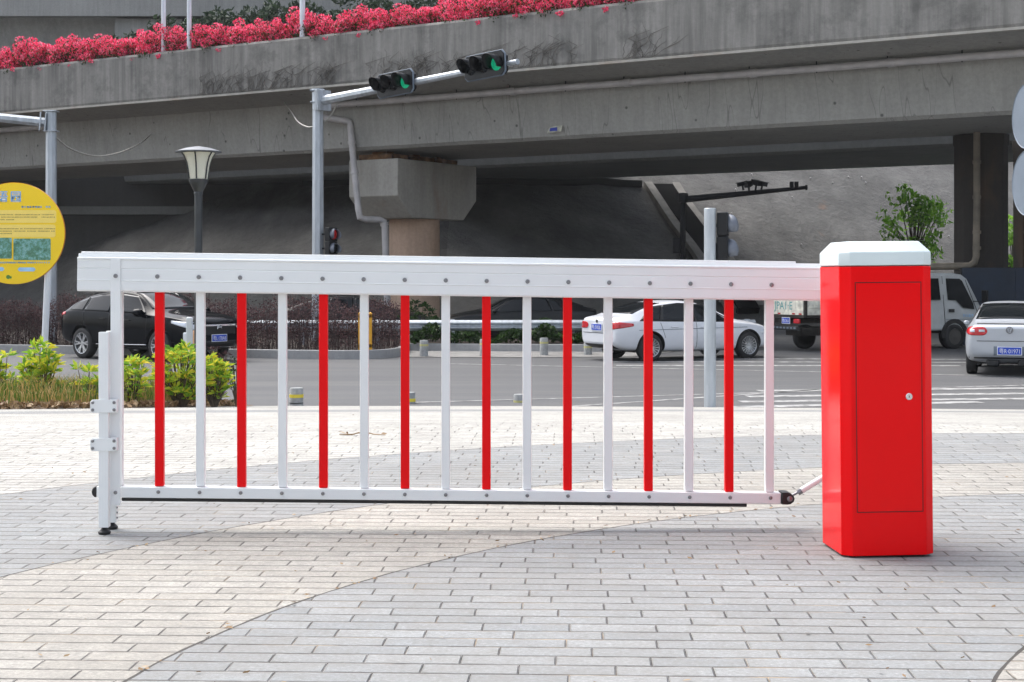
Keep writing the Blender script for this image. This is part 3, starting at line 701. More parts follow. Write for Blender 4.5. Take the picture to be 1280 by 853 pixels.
for x_ in (-.125, .125):
    for y_ in (-.12, .12): m.lathe([(.012, 0), (.012, .010)], 10, Matrix.Translation((x_, y_, -.001)))
place(m.build('levelling_feet', M['black'], bg_), cb)
dx0, dx1, dz0, dz1 = -.1135, .1195, .165, .975
def rect(x0, x1, z0, z1): return [(x0, z0), (x1, z0), (x1, z1), (x0, z1)]
m = MB(); m.prism(rect(dx0-.0034, dx1+.0034, dz0-.0034, dz1+.0034), lambda p, q, t: (p, t, q), -d-.0006, -d+.02); place(m.build('door_gap', pbr('door shadow gap', (.05, .002, .002), .7), bg_), cb)
m = MB(); m.prism(rect(dx0, dx1, dz0, dz1), lambda p, q, t: (p, t, q), -d-.0022, -d+.02); door = place(m.build('door', M['cabred'], bg_, bevel=.0008), cb)
m = MB(); m.lathe([(.0125, 0), (.0125, .003), (.011, .0045), (.007, .0045), (.0068, .003), (0, .003)], 24, Matrix.Translation((.074, -d-.002, .571)) @ Matrix.Rotation(R(90), 4, 'X')); lk = m.build('lock', M['chrome'], door, smooth=True, ang=30)
m = MB(); m.box((.074, -d-.0052, .571), (.002, .002, .008)); m.build('keyhole', M['black'], door)
m = MB(); m.box((1.33-1.33+.06, .28, .99), (.22, .30, .10)); m.build('boom_mount', M['white'], bg_)
m = MB(); m.box((.066, .33, .295), (.05, .36, .05)); m.build('rod_mount', M['white'], bg_, bevel=.004)

# ================================================================== STREET FURNITURE
# --- bollards
def bollard(name, x, D, zt, zb, r, lab, pale=False, group=None):
    root = thing('bollard', lab, 'bollard', (at(x, 0, D).x, D, zb), 0, group); H = zt-zb
    m = MB(); m.lathe([(r, 0), (r, H-.02), (r*.9, H), (0, H)], 22); m.build('post', M['bollard'], root, smooth=True, ang=30)
    m = MB(); a_ = H-.145; m.lathe([(r+.003, a_), (r+.003, a_+.05)], 22); m.build('band', M['tapepale'] if pale else M['tape'], root, smooth=True, ang=30)
    if not pale:
        m = MB(); m.lathe([(r+.002, a_-.09), (r+.002, a_-.075)], 22); m.lathe([(r+.002, a_-.16), (r+.002, a_-.145)], 22); m.build('groove', M['darksteel'], root, smooth=True, ang=30)
for x, yt, D, lab in ((370.5, 485, 23.2, 'yellow banded low bollard at the paving edge, standing clear between two slats'), (511, 490.5, 24.1, 'low grey bollard with yellow band at the paving edge, half hidden behind a red slat'), (650, 493, 24.3, 'low grey bollard at the paving edge, half hidden behind the white slat in the middle')):
    bollard('b', x, D, at(x, yt, D).z, ROAD, .105 if x < 600 else .10, lab, x > 600, group='bollards along the forecourt edge')
for x, yt, yb, lab in ((530, 425.5, 446, 'pale far bollard on the footway in front of the bridge column'), (605, 424, 446, 'pale far bollard on the footway, mostly hidden behind a red slat'), (680, 422.5, 444.5, 'pale far bollard on the footway left of the white saloon'), (735, 428, 444, 'pale far bollard at the kerb beside the tail of the white saloon')):
    D = 2*F/(yb-HZ); bollard('b', x, D, at(x, yt, D).z, ROAD+.012, .105, lab, True, 'bollards on the far footway')
# --- traffic light masts
def oct_pole(m, p0, p1, r0, r1): m.tube([p0, p1], [r0, r1], 8, ph=.39)
def signal_head(parent, Mx, lens_mat, n=3, r=.20, on=2):
    """head in local space: row along x, facing -y"""
    wd = n*2*r*1.12+.12; m = MB(); h = 2*r*1.25+.16; c_ = .10
    oc = [(-wd/2+c_, -h/2), (wd/2-c_, -h/2), (wd/2, -h/2+c_), (wd/2, h/2-c_), (wd/2-c_, h/2), (-wd/2+c_, h/2), (-wd/2, h/2-c_), (-wd/2, -h/2+c_)]
    m.prism(oc, lambda p, q, t: (p, t, q), -.02, .02); plate = m.build('signal_head', M['signback'], parent, bevel=.01); plate.matrix_basis = Mx
    m = MB(); k = .955; m.prism([(p*k, q*(k-.03)) for p, q in oc], lambda p, q, t: (p, t, q), -.045, -.019); m.prism([(p*.9, q*.8) for p, q in oc], lambda p, q, t: (p, t, q), .02, .16)
    m.build('backing_board', M['blackplastic'], plate)
    for i in range(n):
        x = (i-(n-1)/2)*2*r*1.14
        T = Matrix.Translation((x, -.046, 0)) @ Matrix.Rotation(R(90), 4, 'X')
        m = MB(); m.lathe([(r*.93, 0), (r*.8, .03), (r*.4, .05), (0, .055)], 24, T); m.build('lens', lens_mat if i == on else M['glass'], plate, smooth=True)
        m = MB(); arc = R(250); a0 = R(-35)
        K = 20; vs = []; fs = []
        for kk in range(K+1):
            a = a0+arc*kk/K; ln = .12+.30*max(0, math.sin(a)*.5+.5)
            for rr_, zz in ((r, 0), (r*1.0, ln)): vs.append((rr_*math.cos(a), rr_*math.sin(a), zz))
        fs = [(2*kk, 2*kk+2, 2*kk+3, 2*kk+1) for kk in range(K)]
        m.add(vs, fs, T); m.build('hood', M['blackplastic'], plate, smooth=True, solid=.012)
    return plate
pm_ = at(397.5, 432, 43.5); ms = thing('traffic_signal_mast', 'tall galvanised traffic signal mast with an arm carrying two green lit signal heads', 'traffic light', (pm_.x, pm_.y, ROAD))
H1 = at(0, 113, 43.5).z-ROAD
m = MB(); oct_pole(m, (0, 0, .0), (0, 0, H1), .185, .155); m.build('pole', M['galv'], ms, bevel=.006)
m = MB(); m.box((0, 0, .02), (.55, .55, .04)); m.lathe([(.17, H1-.02), (.19, H1-.02), (.19, H1+.03), (0, H1+.03)], 16); m.build('base_and_cap', M['galv'], ms)
tip = at(646, 77.5, 38.0)-Vector((pm_.x, pm_.y, ROAD)); root_ = Vector((0, 0, at(0, 127, 43.5).z-ROAD)); dirn = (tip-root_).normalized()
m = MB(); oct_pole(m, root_+dirn*.2, tip, .135, .065); m.tube([tip, tip+dirn*.03], .075, 8); arm = m.build('arm', M['galv'], ms, smooth=True, ang=30)
m = MB(); m.box((0, 0, H1-.35), (.40, .44, .03)); m.box((0, 0, H1-.02), (.42, .44, .03))
fl = root_+dirn*.26
m.box((0, 0, 0), (.04, .50, .58), frame(fl, dirn, (0, 0, 1))); m.box((0, 0, 0), (.04, .50, .58), frame(root_+dirn*.20, dirn, (0, 0, 1)))
for sgn in (-1, 1): m.box((0, 0, 0), (.22, .02, .5), frame(root_+dirn*.10, dirn, (0, 0, 1)) @ Matrix.Translation((0, sgn*.19, 0)))
m.build('flange', M['galv'], ms, bevel=.004)
for xh, Dh in ((500, 41.0), (612, 38.7)):
    # point on the arm nearest that column of the picture
    best = min((abs((lambda w_: (640+w_.x*F/w_.y))(Vector((pm_.x, pm_.y, ROAD))+root_+(tip-root_)*t)-xh), t) for t in np.linspace(.1, 1, 400))[1]
    p = root_+(tip-root_)*best
    nrm = dirn.cross(Vector((0, 0, 1))).normalized()       # faces the traffic on the left of the view
    if nrm.x > 0: nrm = -nrm
    xa = dirn; za = Vector((0, 0, 1))
    Fm = frame(p+nrm*.16+Vector((0, 0, .02)), xa, za)
    yv = Fm.to_3x3() @ Vector((0, -1, 0))
    if yv.dot(nrm) < 0: Fm = Fm @ Matrix.Rotation(math.pi, 4, 'Z')
    h_ = signal_head(ms, Fm, M['green_on'], 3, .200, 2 if (Fm.to_3x3() @ Vector((1, 0, 0))).dot(dirn) > 0 else 0)
def ped_head(parent, loc, rz, lit, sc_=1.):
    """two-lamp upright head facing +x"""
    T = Matrix.Translation(loc) @ Matrix.Rotation(rz, 4, 'Z') @ Matrix.Scale(sc_, 4)
    m = MB(); m.box((0, 0, .19), (.17, .34, .37)); m.box((0, 0, -.19), (.17, .34, .37)); m.box((0, 0, 0), (.15, .30, .04)); hd_ = m.build('pedestrian_signal', M['blackplastic'], parent, bevel=.02); hd_.matrix_basis = T
    for z, on in ((.19, lit), (-.19, False)):
        T2 = Matrix.Translation((.085, 0, z)) @ Matrix.Rotation(R(90), 4, 'Y')
        m = MB(); m.lathe([(.135, 0), (.12, .015), (0, .03)], 22, T2); m.build('lens', M['red_on'] if on else M['glass'], hd_, smooth=True)
        vs = []; K = 18
        for k in range(K+1):
            a = R(-50)+R(280)*k/K; ln = (.045+.10*abs(math.cos(a)))*(.35 if k in (0, K) else 1)
            for zz in (0, ln): vs.append((.002+zz, .15*math.cos(a), z+.15*math.sin(a)-(.0 if zz == 0 else zz*.15)))
        m = MB(); m.add([(v[0]+.085, v[1], v[2]) for v in vs], [(2*k, 2*k+2, 2*k+3, 2*k+1) for k in range(K)]); m.build('hood', M['visor'], hd_, smooth=True, solid=.01)
    return hd_
q = at(414, 302, 43.3)-Vector((pm_.x, pm_.y, ROAD)); ped_head(ms, q, R(-35), True, 1.05)
m = MB(); m.box((q.x-.16, q.y, q.z+.2), (.2, .05, .05)); m.box((q.x-.16, q.y, q.z-.2), (.2, .05, .05)); m.build('bracket', M['blackplastic'], ms)
# left-hand mast, arm running out of the picture
p2_ = at(64, 430, 42.6); ml = thing('traffic_signal_mast', 'galvanised mast behind the yellow sign, its arm running out of the picture to the left', 'mast', (p2_.x, p2_.y, ROAD))
H2 = at(0, 139, 42.6).z-ROAD
m = MB(); oct_pole(m, (0, 0, 0), (0, 0, H2), .165, .145); m.build('pole', M['galv'], ml, bevel=.006)
r2 = Vector((0, 0, at(0, 154, 42.6).z-ROAD)); t2 = at(-190, 128, 41.0)-Vector((p2_.x, p2_.y, ROAD)); d2 = (t2-r2).normalized()
m = MB(); oct_pole(m, r2+d2*.15, t2, .135, .10); m.build('arm', M['galv'], ml, smooth=True, ang=30)
m = MB(); m.box((0, 0, H2-.01), (.36, .36, .03)); m.box((0, 0, H2-.56), (.36, .36, .03))
for s_ in (.16, .30): m.box((0, 0, 0), (.035, .42, .50), frame(r2+d2*s_, d2, (0, 0, 1)))
m.build('flange', M['galv'], ml, bevel=.004)
m = MB(); m.box((0, 0, .02), (.55, .55, .04)); m.build('base_plate', M['galv'], ml)
def cable(pts, r, lab):
    P = smooth3([Vector(p) for p in pts]); m = MB(); m.tube(P, r, 6); return tag(m.build('cable', M['cable'], smooth=True), lab, 'cable')
def smooth3(P, n=10):
    out = []
    for i in range(len(P)-1):
        p0, p1, p2, p3 = P[max(i-1, 0)], P[i], P[i+1], P[min(i+2, len(P)-1)]
        for k in range(n):
            t = k/n; out.append(.5*((2*p1)+(p2-p0)*t+(2*p0-5*p1+4*p2-p3)*t*t+(3*p1-p0-3*p2+p3)*t**3))
    return out+[P[-1]]
cable([at(70, 172, 42.6), at(90, 187, 45), at(122, 195.5, 48), at(155, 189, 51.0), at(180, 176, 54.0), at(196, 160, 56)], .022, 'slack grey cable sagging from the left mast towards the overpass')
cable([at(355, 128, 51.0), at(364, 140, 49.8), at(372, 152, 48), at(382, 158, 45), at(391, 158.5, 43.5), at(406, 152, 43.5), at(414, 144, 43.3), at(421, 131, 42.9)], .020, 'thin grey cable looping past the top of the signal mast')
# --- yellow round sign
ys_ = at(18, 292, 24.0); sg = thing('information_sign', 'large round yellow information sign with printed photos on two white posts', 'sign', (ys_.x, ys_.y, ROAD))
zc = ys_.z-ROAD; rad = 63.6*24/F
Ts = Matrix.Translation((0, 0, zc)) @ Matrix.Rotation(R(90), 4, 'X')
m = MB(); m.lathe([(0, -.03), (rad-.004, -.03), (rad, -.02), (rad, .02), (0, .02)], 72, Ts); board = m.build('board', M['signorange'], sg, smooth=True, ang=30)
m = MB(); m.lathe([(0, .0265), (rad-.004, .0265), (rad-.004, .019), (0, .019)], 72, Ts); m.build('face', M['signyellow'], board, smooth=True, ang=30)
S = 24/F
def sp(x, y, off): return Vector(((x-18)*S, -off, zc-(y-292)*S))
def panel(name, x0, y0, x1, y1, mat, off=.030, par=None, r=2.):
    c_ = r; o_ = [(x0+c_, y0), (x1-c_, y0), (x1, y0+c_), (x1, y1-c_), (x1-c_, y1), (x0+c_, y1), (x0, y1-c_), (x0, y0+c_)]
    m = MB(); m.prism(o_, lambda p, q, t: sp(p, q, t), .026, off); return m.build(name, mat, par or board)
panel('text_panel', -36, 263, 71, 279, M['signpale'], .0285); panel('text_panel', -36, 281, 70, 297, M['signpale'], .0285)
panel('photo', 17.5, 298.5, 64, 325.5, M['photo'], .0295, r=1); panel('photo', -31, 297.5, 15.5, 323.5, M['photo'], .0295, r=1)
panel('blue_bar', 23, 334.5, 45, 339.5, M['signblue'], .0285); panel('blue_bar', -12, 334, 6, 339, M['signblue'], .0285)
def dashes(name, rows, x0, x1, ch_, mat, seed, par=None, off=.0295):
    rn = random.Random(seed); m = MB()
    for y in rows:
        x = x0+rn.uniform(0, 2); xe = x1 if y != rows[-1] else x0+(x1-x0)*rn.uniform(.45, .7)
        while x < xe:
            w_ = ch_*rn.uniform(.6, .9)
            if rn.random() > .08:
                m.box(tuple(sp(x+w_/2, y, off)), (w_*S, .001, ch_*.22*S)); m.box(tuple(sp(x+w_/2, y+ch_*.35, off)), (w_*S*.9, .001, ch_*.18*S)); m.box(tuple(sp(x+w_*rn.uniform(.3, .7), y+ch_*.15, off)), (.25*w_*S, .001, ch_*.8*S))
            x += ch_*1.05
    return m.build(name, mat, par or board)
dashes('small_print', (268.5, 271.5, 274.7), -33, 69, 1.6, M['signink'], 1); dashes('small_print', (286, 289, 292), -33, 69, 1.6, M['signink'], 2)
dashes('subtitle', (258.5, 258.6), 27, 62, 3.2, M['signblue'], 3); dashes('footer', (328.0, 328.1), -8, 62, 2.6, M['signblue'], 4)
def sign_text(name, body, x, y, size, mat, off=.030, offset=0):
    vs, fs = text_geo(body, size*S, .0006, offset); m = MB(); m.add(vs, fs, Matrix.Translation(sp(x, y, off)) @ Matrix.Rotation(R(90), 4, 'X')); return m.build(name, mat, board)
for x_, ch_ in ((-16, '悟'), (3.5, '语'), (20.5, '园')): sign_text('title_outline', ch_, x_, 247, 14.5, M['platewhite'], .029, .0045); sign_text('title', ch_, x_, 247, 14.5, M['titleblue'], .0315, .0005)
m = MB(); m.lathe([(0, .001), (2.6*S, .001), (2.6*S, 0)], 16, Matrix.Translation(sp(11, 346.5, .027)) @ Matrix.Rotation(R(90), 4, 'X')); m.lathe([(0, .001), (1.5*S, .001), (1.5*S, 0)], 12, Matrix.Translation(sp(14, 347, .0285)) @ Matrix.Rotation(R(90), 4, 'X')); m.build('emblem', M['signgreen'], board)
for x_ in (57.5, -21.5):
    t_ = sp(x_+2, 320, -.06); b_ = sp(x_-6.5, 500, -.06); b_.z = -.0
    m = MB(); m.tube([b_, t_], .052, 12); m.build('post', M['whitepole'], sg, smooth=True)
# --- garden lamp
lp = at(248, 0, 22.6); gl = thing('garden_lamp', 'dark garden lamp post with a flared frosted lantern under a conical hood', 'street lamp', (lp.x, lp.y, ROAD)); S2 = 22.6/F
def lz(y): return at(0, y, 22.6).z-ROAD
m = MB(); m.lathe([(.13, 0), (.13, .03), (.075, .06), (.060, .3), (.058, lz(243))], 20); m.build('pole', M['lampgrey'], gl, smooth=True, ang=30)
m = MB(); m.lathe([(.060, lz(243)), (.068, lz(242.5)), (.062, lz(240)), (.075, lz(238)), (.13, lz(229)), (.142, lz(226)), (.142, lz(224.5)), (0, lz(224.5))], 20); m.build('neck', M['lampgrey'], gl, smooth=True, ang=30)
prof = [(.128, 224), (.132, 221), (.146, 212), (.165, 204), (.20, 196), (.24, 191.5)]
m = MB(); m.lathe([(r_, lz(y_)) for r_, y_ in prof], 24); lan = m.build('lantern', M['frost'], gl, smooth=True, solid=.006)
m = MB(); m.lathe([(0, lz(202)), (.05, lz(203)), (.066, lz(207)), (.066, lz(218)), (.04, lz(223))], 14); m.build('bulb', pbr('frosted bulb', (.75, .74, .62), .4), lan, smooth=True)
m = MB(); m.lathe([(.335, lz(190.8)), (.335, lz(189.6)), (.19, lz(185.5)), (.03, lz(183.2)), (0, lz(183))], 32); m.build('hood', pbr('lamp hood', (.11, .12, .135), .4, .3), gl, smooth=True, ang=50)
for k in range(6):
    a = math.pi/6+k*math.pi/3; m = MB(); m.tube([(math.cos(a)*(r_+.012), math.sin(a)*(r_+.012), lz(y_)) for r_, y_ in prof], .011, 6); m.build('rib', M['lampgrey'], gl)
# --- pedestrian signal at the forecourt edge
pq = at(887.5, 512, 22.6); ps = thing('pedestrian_signal_post', 'short galvanised post with a black pedestrian signal at the forecourt edge', 'traffic light', (pq.x, pq.y, ROAD))
hh = at(0, 261, 22.6).z-ROAD
m = MB(); m.lathe([(.088, 0), (.088, hh), (.08, hh+.006), (0, hh+.006)], 24); m.build('pole', M['galv'], ps, smooth=True, ang=30)
q = at(905, 299, 22.6)-Vector((pq.x, pq.y, ROAD)); ped_head(ps, q+Vector((0, .10, .04)), R(-12), False, .95)
m = MB(); m.box((q.x-.06, .06, q.z+.2), (.2, .05, .05)); m.box((q.x-.06, .06, q.z-.2), (.2, .05, .05)); m.build('bracket', M['blackplastic'], ps)
# --- camera mast under the bridge
cq = at(853.5, 429, 45); cm_ = thing('camera_mast', 'black mast with a long arm carrying traffic cameras, standing behind the white saloon', 'camera mast', (cq.x, cq.y, ROAD))
def cz(y): return at(0, y, 45).z-ROAD
m = MB(); m.tube([(0, 0, 0), (0, 0, cz(244))], [.095, .08], 8); m.build('pole', M['mastblack'], cm_, smooth=True, ang=30)
ta = at(1009, 234.5, 44.0)-Vector((cq.x, cq.y, ROAD)); ra_ = Vector((.05, 0, cz(249.5)))
m = MB(); m.tube([ra_, ta], [.10, .05], 8); m.tube([ta-Vector((.05, 0, 0)), ta], .075, 8); m.lathe([(.16, cz(253)), (.16, cz(242)), (0, cz(241))], 10); m.build('arm', M['mastblack'], cm_, smooth=True, ang=30)
for k, (x_, y_, rz_, s_) in enumerate(((928.5, 234.5, R(190), .8), (936, 234.5, R(240), .95), (945, 233.8, R(300), .95), (952.5, 233.2, R(350), .8))):
    p = at(x_, y_-.8+(k % 2)*1.2, 44.4)-Vector((cq.x, cq.y, ROAD)); T = Matrix.Translation(p) @ Matrix.Rotation(rz_, 4, 'Z') @ Matrix.Rotation(R(12), 4, 'Y') @ Matrix.Scale(s_, 4)
    m = MB(); m.box((0, 0, .10), (.36, .14, .14), T); m.box((.03, 0, .18), (.40, .15, .015), T); m.tube([T @ Vector((0, 0, .03)), T @ Vector((0, 0, -.13))], .03, 6); m.build('camera', M['mastblack'], cm_)
for x_ in (989.5, 995.5):
    p = at(x_, 233, 44.1)-Vector((cq.x, cq.y, ROAD)); m = MB(); m.box((p.x, p.y, p.z+.04), (.10, .12, .18)); m.build('antenna', M['mastblack'], cm_)
m = MB(); m.box((-.19, 0, cz(307)), (.20, .22, .44)); m.build('control_box', M['mastblack'], cm_, bevel=.01)
# --- two round traffic signs seen from behind at the right edge
rq = Vector((6.80, 20.0, ROAD)); rs_ = thing('road_sign_post', 'post with two round traffic signs seen from behind at the right edge', 'sign', rq)
m = MB(); m.tube([(0, 0, 0), (0, 0, at(0, 90, 20).z-ROAD)], .045, 14); m.build('post', M['galv'], rs_, smooth=True)
for yc in (144.5, 228.5):
    z_ = at(0, yc, 20).z-ROAD; T = Matrix.Translation((-.07, .035, z_)) @ Matrix.Rotation(R(8), 4, 'Z') @ Matrix.Rotation(R(90), 4, 'Y')
    m = MB(); m.lathe([(0, -.004), (.42, -.004), (.43, -.012), (.432, -.012), (.43, 0), (.42, .002), (0, .002)], 48, T); o = m.build('sign_disc', M['signback'], rs_, smooth=True, ang=30)
    m = MB()
    for dz in (-.22, .22): m.box((-.03, .02, z_+dz), (.12, .10, .035)); m.box((0, 0, z_+dz), (.12, .12, .03))
    m.build('clamp', M['galv'], o)
# --- guardrail
gr = thing('guardrail', 'long galvanised guardrail running from the purple hedge to the white saloon', 'guardrail', (-2, 41.2, ROAD), .05)
def gzz(y): return at(0, y, 41.6).z-ROAD
zt_, zb_ = gzz(400), gzz(413); h_ = zt_-zb_
wv = [(0, 0), (-.03, .02), (-.08, .08), (-.08, .11), (-.02, .15), (-.02, .18), (-.08, .22), (-.08, .25), (-.03, .30), (0, .32)]
m = MB(); k_ = h_/.32; vs = []; fs = []
for x in (-6.0, 8.6):
    for p, q in wv: vs.append((x, p, zb_+q*k_))
n = len(wv); fs = [(i, i+1, n+i+1, n+i) for i in range(n-1)]
m.add(vs, fs); m.build('rail', M['galv'], gr, solid=.008)
for x in np.arange(-5.6, 8.6, 2.0):
    m = MB(); m.box((x, .09, zt_/2), (.12, .14, zt_+.04)); m.build('post', M['galv'], gr)
# --- yellow pedestal in the hedge, white and orange stakes in the bed
yq = at(456.5, 428, 40.5); yo = thing('utility_pedestal', 'yellow utility frame with a blue plate standing in the purple hedge', 'utility box', (at(456.5, 0, 37.25).x, 37.25, ROAD+.2)); yo.scale = (.72, .72, .86)
m = MB()
for x_ in (-.17, .17): m.box((x_, 0, .50), (.12, .10, 1.0))
m.box((0, 0, .95), (.46, .10, .10)); m.box((0, 0, .12), (.46, .10, .12)); m.build('frame', M['yellowpaint'], yo, bevel=.015)
m = MB(); m.box((0, .0, .60), (.22, .03, .4)); m.build('plate', M['bluepaint'], yo)
for x_ in (-.17, .17):
    m = MB(); m.lathe([(.06, 0), (.07, .04), (0, .07)], 12, Matrix.Translation((x_, 0, 1.0))); m.build('knob', M['yellowpaint'], yo, smooth=True)
for (x_, w_, yt_, D, mat, nm, lab, c_) in ((236.8, .085, 397, 22.9, 'whitepole', 'marker_post', 'white square marker post standing among the yellow green bushes', 'post'), (231.8, .06, 416, 23.1, 'whitepole', 'marker_post', 'shorter grey white stake beside the white marker post', 'post'), (243.5, .07, 413.5, 23.2, 'orange', 'marker_post', 'pale orange marker post beside the white marker post', 'post')):
    p = at(x_, yt_, D); m = MB(); hgt = p.z-ROAD; m.box((0, 0, hgt/2-.003), (w_, w_, hgt-.006)); m.box((0, 0, hgt-.004), (w_*.82, w_*.82, .012)); o = m.build(nm, M[mat], bevel=.006); o.location = (p.x, p.y, ROAD); tag(o, lab, c_)

# ================================================================== PLANTING
rn = np.random.default_rng(7)
def kx(X):      # front kerb line y at X
    best = min(k1, key=lambda p: abs(p.x-X)); return best.y
def hedge():
    root = thing('purple_hedge', 'long brownish purple clipped hedge behind the curved kerb, in front of the dark underpass', 'hedge', (-11, 39.5, ROAD))
    lm = MB(); tm = MB(); cs = []
    N = 46000
    X = rn.uniform(-19.5, -2.85, N)
    f = np.array([kx(x) for x in X])+.35; dp_ = np.where(X > -5, np.clip(40.7-f, .5, 3), np.clip(41.0-f, .6, 2.4)); Y = f+dp_*rn.random(N)**1.4
    top = 1.18+.12*np.sin(X*2.1)+.10*np.sin(X*5.3+1)+rn.normal(size=N)*.07+np.where(X > -7.5, .02, .0)
    Zh = .12+top*rn.random(N)**.72
    leaves(lm, np.stack([X+11, Y-39.5, Zh+.05], 1), .052, rn, asp=.55)
    for k in range(2600):
        i = rn.integers(N); b_ = Vector((X[i]+11, Y[i]-39.5, .12)); t_ = b_+Vector((rn.normal()*.10, rn.normal()*.08, top[i]*rn.uniform(.7, 1.12)))
        tm.tube([b_, t_], [.006, .002], 3, cap=False)
    o = foli(lm, 'leaves', M['leaf_purple'], root); o['kind'] = 'stuff'; o = foli(tm, 'twigs', M['twig'], root); o['kind'] = 'stuff'
hedge()
def ground_cover():
    lm = MB(); N = 9000; X = rn.uniform(-2.7, 4.6, N); Y = 40.75+rn.random(N)*1.6
    H_ = (.28+.16*np.sin(X*2.3)+.1*np.sin(X*6.1+2))*np.clip(rn.random(N)**.5, .1, 1)*np.where(Y > 41.4, 1.25, 1)
    leaves(lm, np.stack([X, Y, ROAD+.2+np.abs(H_)], 1), .12, rn, asp=.7)
    o = foli(lm, 'ground_cover', M['leaf_low'], None); tag(o, 'dark green ground cover between the kerb and the guardrail', 'ground cover', kind='stuff')
ground_cover()
def bush(name, lab, loc, n, r, size, mat, seed, group=None, stems=True, asp=.5):
    rn = np.random.default_rng(seed); root = thing(name, lab, 'shrub', loc, 0, group); lm = MB(); sm = MB()
    for k in range(n):
        p = blob(rn, 1, (0, 0, r[2]*.95), (r[0], r[1], r[2]*.9))[0]; p[2] = max(.05, p[2])
        sm.tube([(p[0]*.1, p[1]*.1, -.08), (p[0]*.55, p[1]*.55, p[2]*.5), tuple(p)], [.009, .007, .004], 5)
        K = rn.integers(9, 16); d = rn.normal(size=(K, 3)); d[:, 2] = np.abs(d[:, 2])*.5+.25; d /= np.linalg.norm(d, axis=1)[:, None]
        # whorl of long leaves at every shoot tip
        for dd in d:
            L = size*rn.uniform(.7, 1.2); e = np.cross(dd, rn.normal(size=3)); e /= np.linalg.norm(e); up = np.cross(e, dd)
            b_ = p+dd*.015; mid = b_+dd*L*.5+up*L*.06; tp = b_+dd*L-np.array([0, 0, L*.12]); n0 = len(lm.v)
            lm.v += [tuple(b_), tuple(mid+e*L*asp*.3), tuple(tp), tuple(mid-e*L*asp*.3)]; lm.f += [(n0, n0+1, n0+2, n0+3)]
    foli(lm, 'leaves', mat, root); foli(sm, 'stems', M['bark'], root); return root
def bedz(X, Y): return plazaZ(X, min(Y, edgeY(X)-.05))
def bedfront(X): return 18.3+max(0, (X+6.3))**1.6*1.0
GP = 'yellow green bushes in the planting bed'
for x, D, yt, wpx, n, lab, sd in ((4, 20.0, 438, 13, 16, 'sparse yellow green bush cut off by the left edge', 31), (52, 20.6, 427, 25, 60, 'upright yellow green bush below the yellow sign', 32), (108, 20.2, 452, 15, 12, 'small sparse yellow bush between the sign and the fence leg', 33),
        (166, 20.4, 446, 22, 34, 'low yellow green bush just right of the fence leg', 34), (226, 20.9, 427, 33, 96, 'largest yellow green bush, below the dark lamp post', 35), (268, 21.3, 446, 22, 54, 'bright yellow green bush right of the lamp post', 36)):
    p = at(x, 0, D); zb = bedz(p.x, D)+.05; hh_ = (at(0, yt, D).z-zb)/1.85
    bush('croton_bush', lab, (p.x, D, zb), n, (wpx*D/F, wpx*D/F*.8, hh_), .135, M['leaf_yel'], sd, GP)
p = at(268, 0, 22.0); bush('red_leaf_bush', 'small dark reddish bush behind the bright yellow green bush', (p.x, 22.0, bedz(p.x, 22)), 60, (.28, .25, .46), .06, M['leaf_purple'], 41)
p = at(297, 0, 21.6); bush('weed', 'thin small leaved weed at the right end of the planting bed', (p.x, 21.6, bedz(p.x, 21.6)), 26, (.12, .12, .42), .045, M['leaf_low'], 42)
p = at(523, 398, 43.4); bush('ivy_bush', 'dark green bush at the foot of the round bridge column', (p.x, 43.4, ROAD+.16), 60, (.55, .5, .62), .16, M['leaf_low'], 43)
def bed():
    m = MB(); xs = np.linspace(-14, -3.85, 60); n = 16
    for X in xs:
        y0 = bedfront(X); y1 = edgeY(X)+.1
        if y0 > y1-.1: y0 = y1-.1
        for j in range(n+1):
            t = j/n; Y = y0+(y1-y0)*t; b_ = math.sin(math.pi*min(1, max(0, t)))**.6*.10*min(1, (-3.85-X)/.8)
            m.v.append((X, Y, bedz(X, Y)+.004+b_+(.02*math.sin(X*7+Y*5)*(1 if 0 < j < n else 0)*min(1, (-3.85-X)))))
    m.f = [(i*(n+1)+j, (i+1)*(n+1)+j, (i+1)*(n+1)+j+1, i*(n+1)+j+1) for i in range(len(xs)-1) for j in range(n)]
    tag(m.build('planting_bed', M['soil'], smooth=None), kind='structure')
    g_ = MB(); l_ = MB(); rn = np.random.default_rng(12)
    for k in range(9500):
        X = rn.uniform(-11, -4.3); y0 = bedfront(X); Y = y0+.35+(edgeY(X)-y0-.5)*rn.random()
        if Y > edgeY(X): continue
        z = bedz(X, Y)+.08; L = rn.uniform(.10, .42)*(1 if Y > y0+.8 else .5); a = rn.uniform(0, 6.28); dx, dy = math.cos(a)*L*.45, math.sin(a)*L*.45; s = .006
        n0 = len(g_.v); g_.v += [(X-s, Y, z-.04), (X+s, Y, z-.04), (X+dx*.45+s*.7, Y+dy*.45, z+L*.7), (X+dx*.45-s*.7, Y+dy*.45, z+L*.7), (X+dx, Y+dy, z+L*.95)]
        g_.f += [(n0, n0+1, n0+2, n0+3), (n0+3, n0+2, n0+4)]
    tag(foli(g_, 'dry_grass', M['grass'], None), 'dry yellowish grass growing in the planting bed', 'grass', kind='stuff')
    X = rn.uniform(-11, -4.0, 3500); Y = np.array([bedfront(x)-.05+abs(rn.normal())*.5 for x in X]); Y = np.minimum(Y, 22.3)
    Z = np.array([bedz(x, y) for x, y in zip(X, Y)])+.02+rn.random(3500)*.06
    leaves(l_, np.stack([X, Y, Z], 1), .085, rn, asp=.6); tag(foli(l_, 'leaf_litter', M['litter'], None), 'brown dead leaves scattered along the planting bed', 'leaf litter', kind='stuff')
bed()

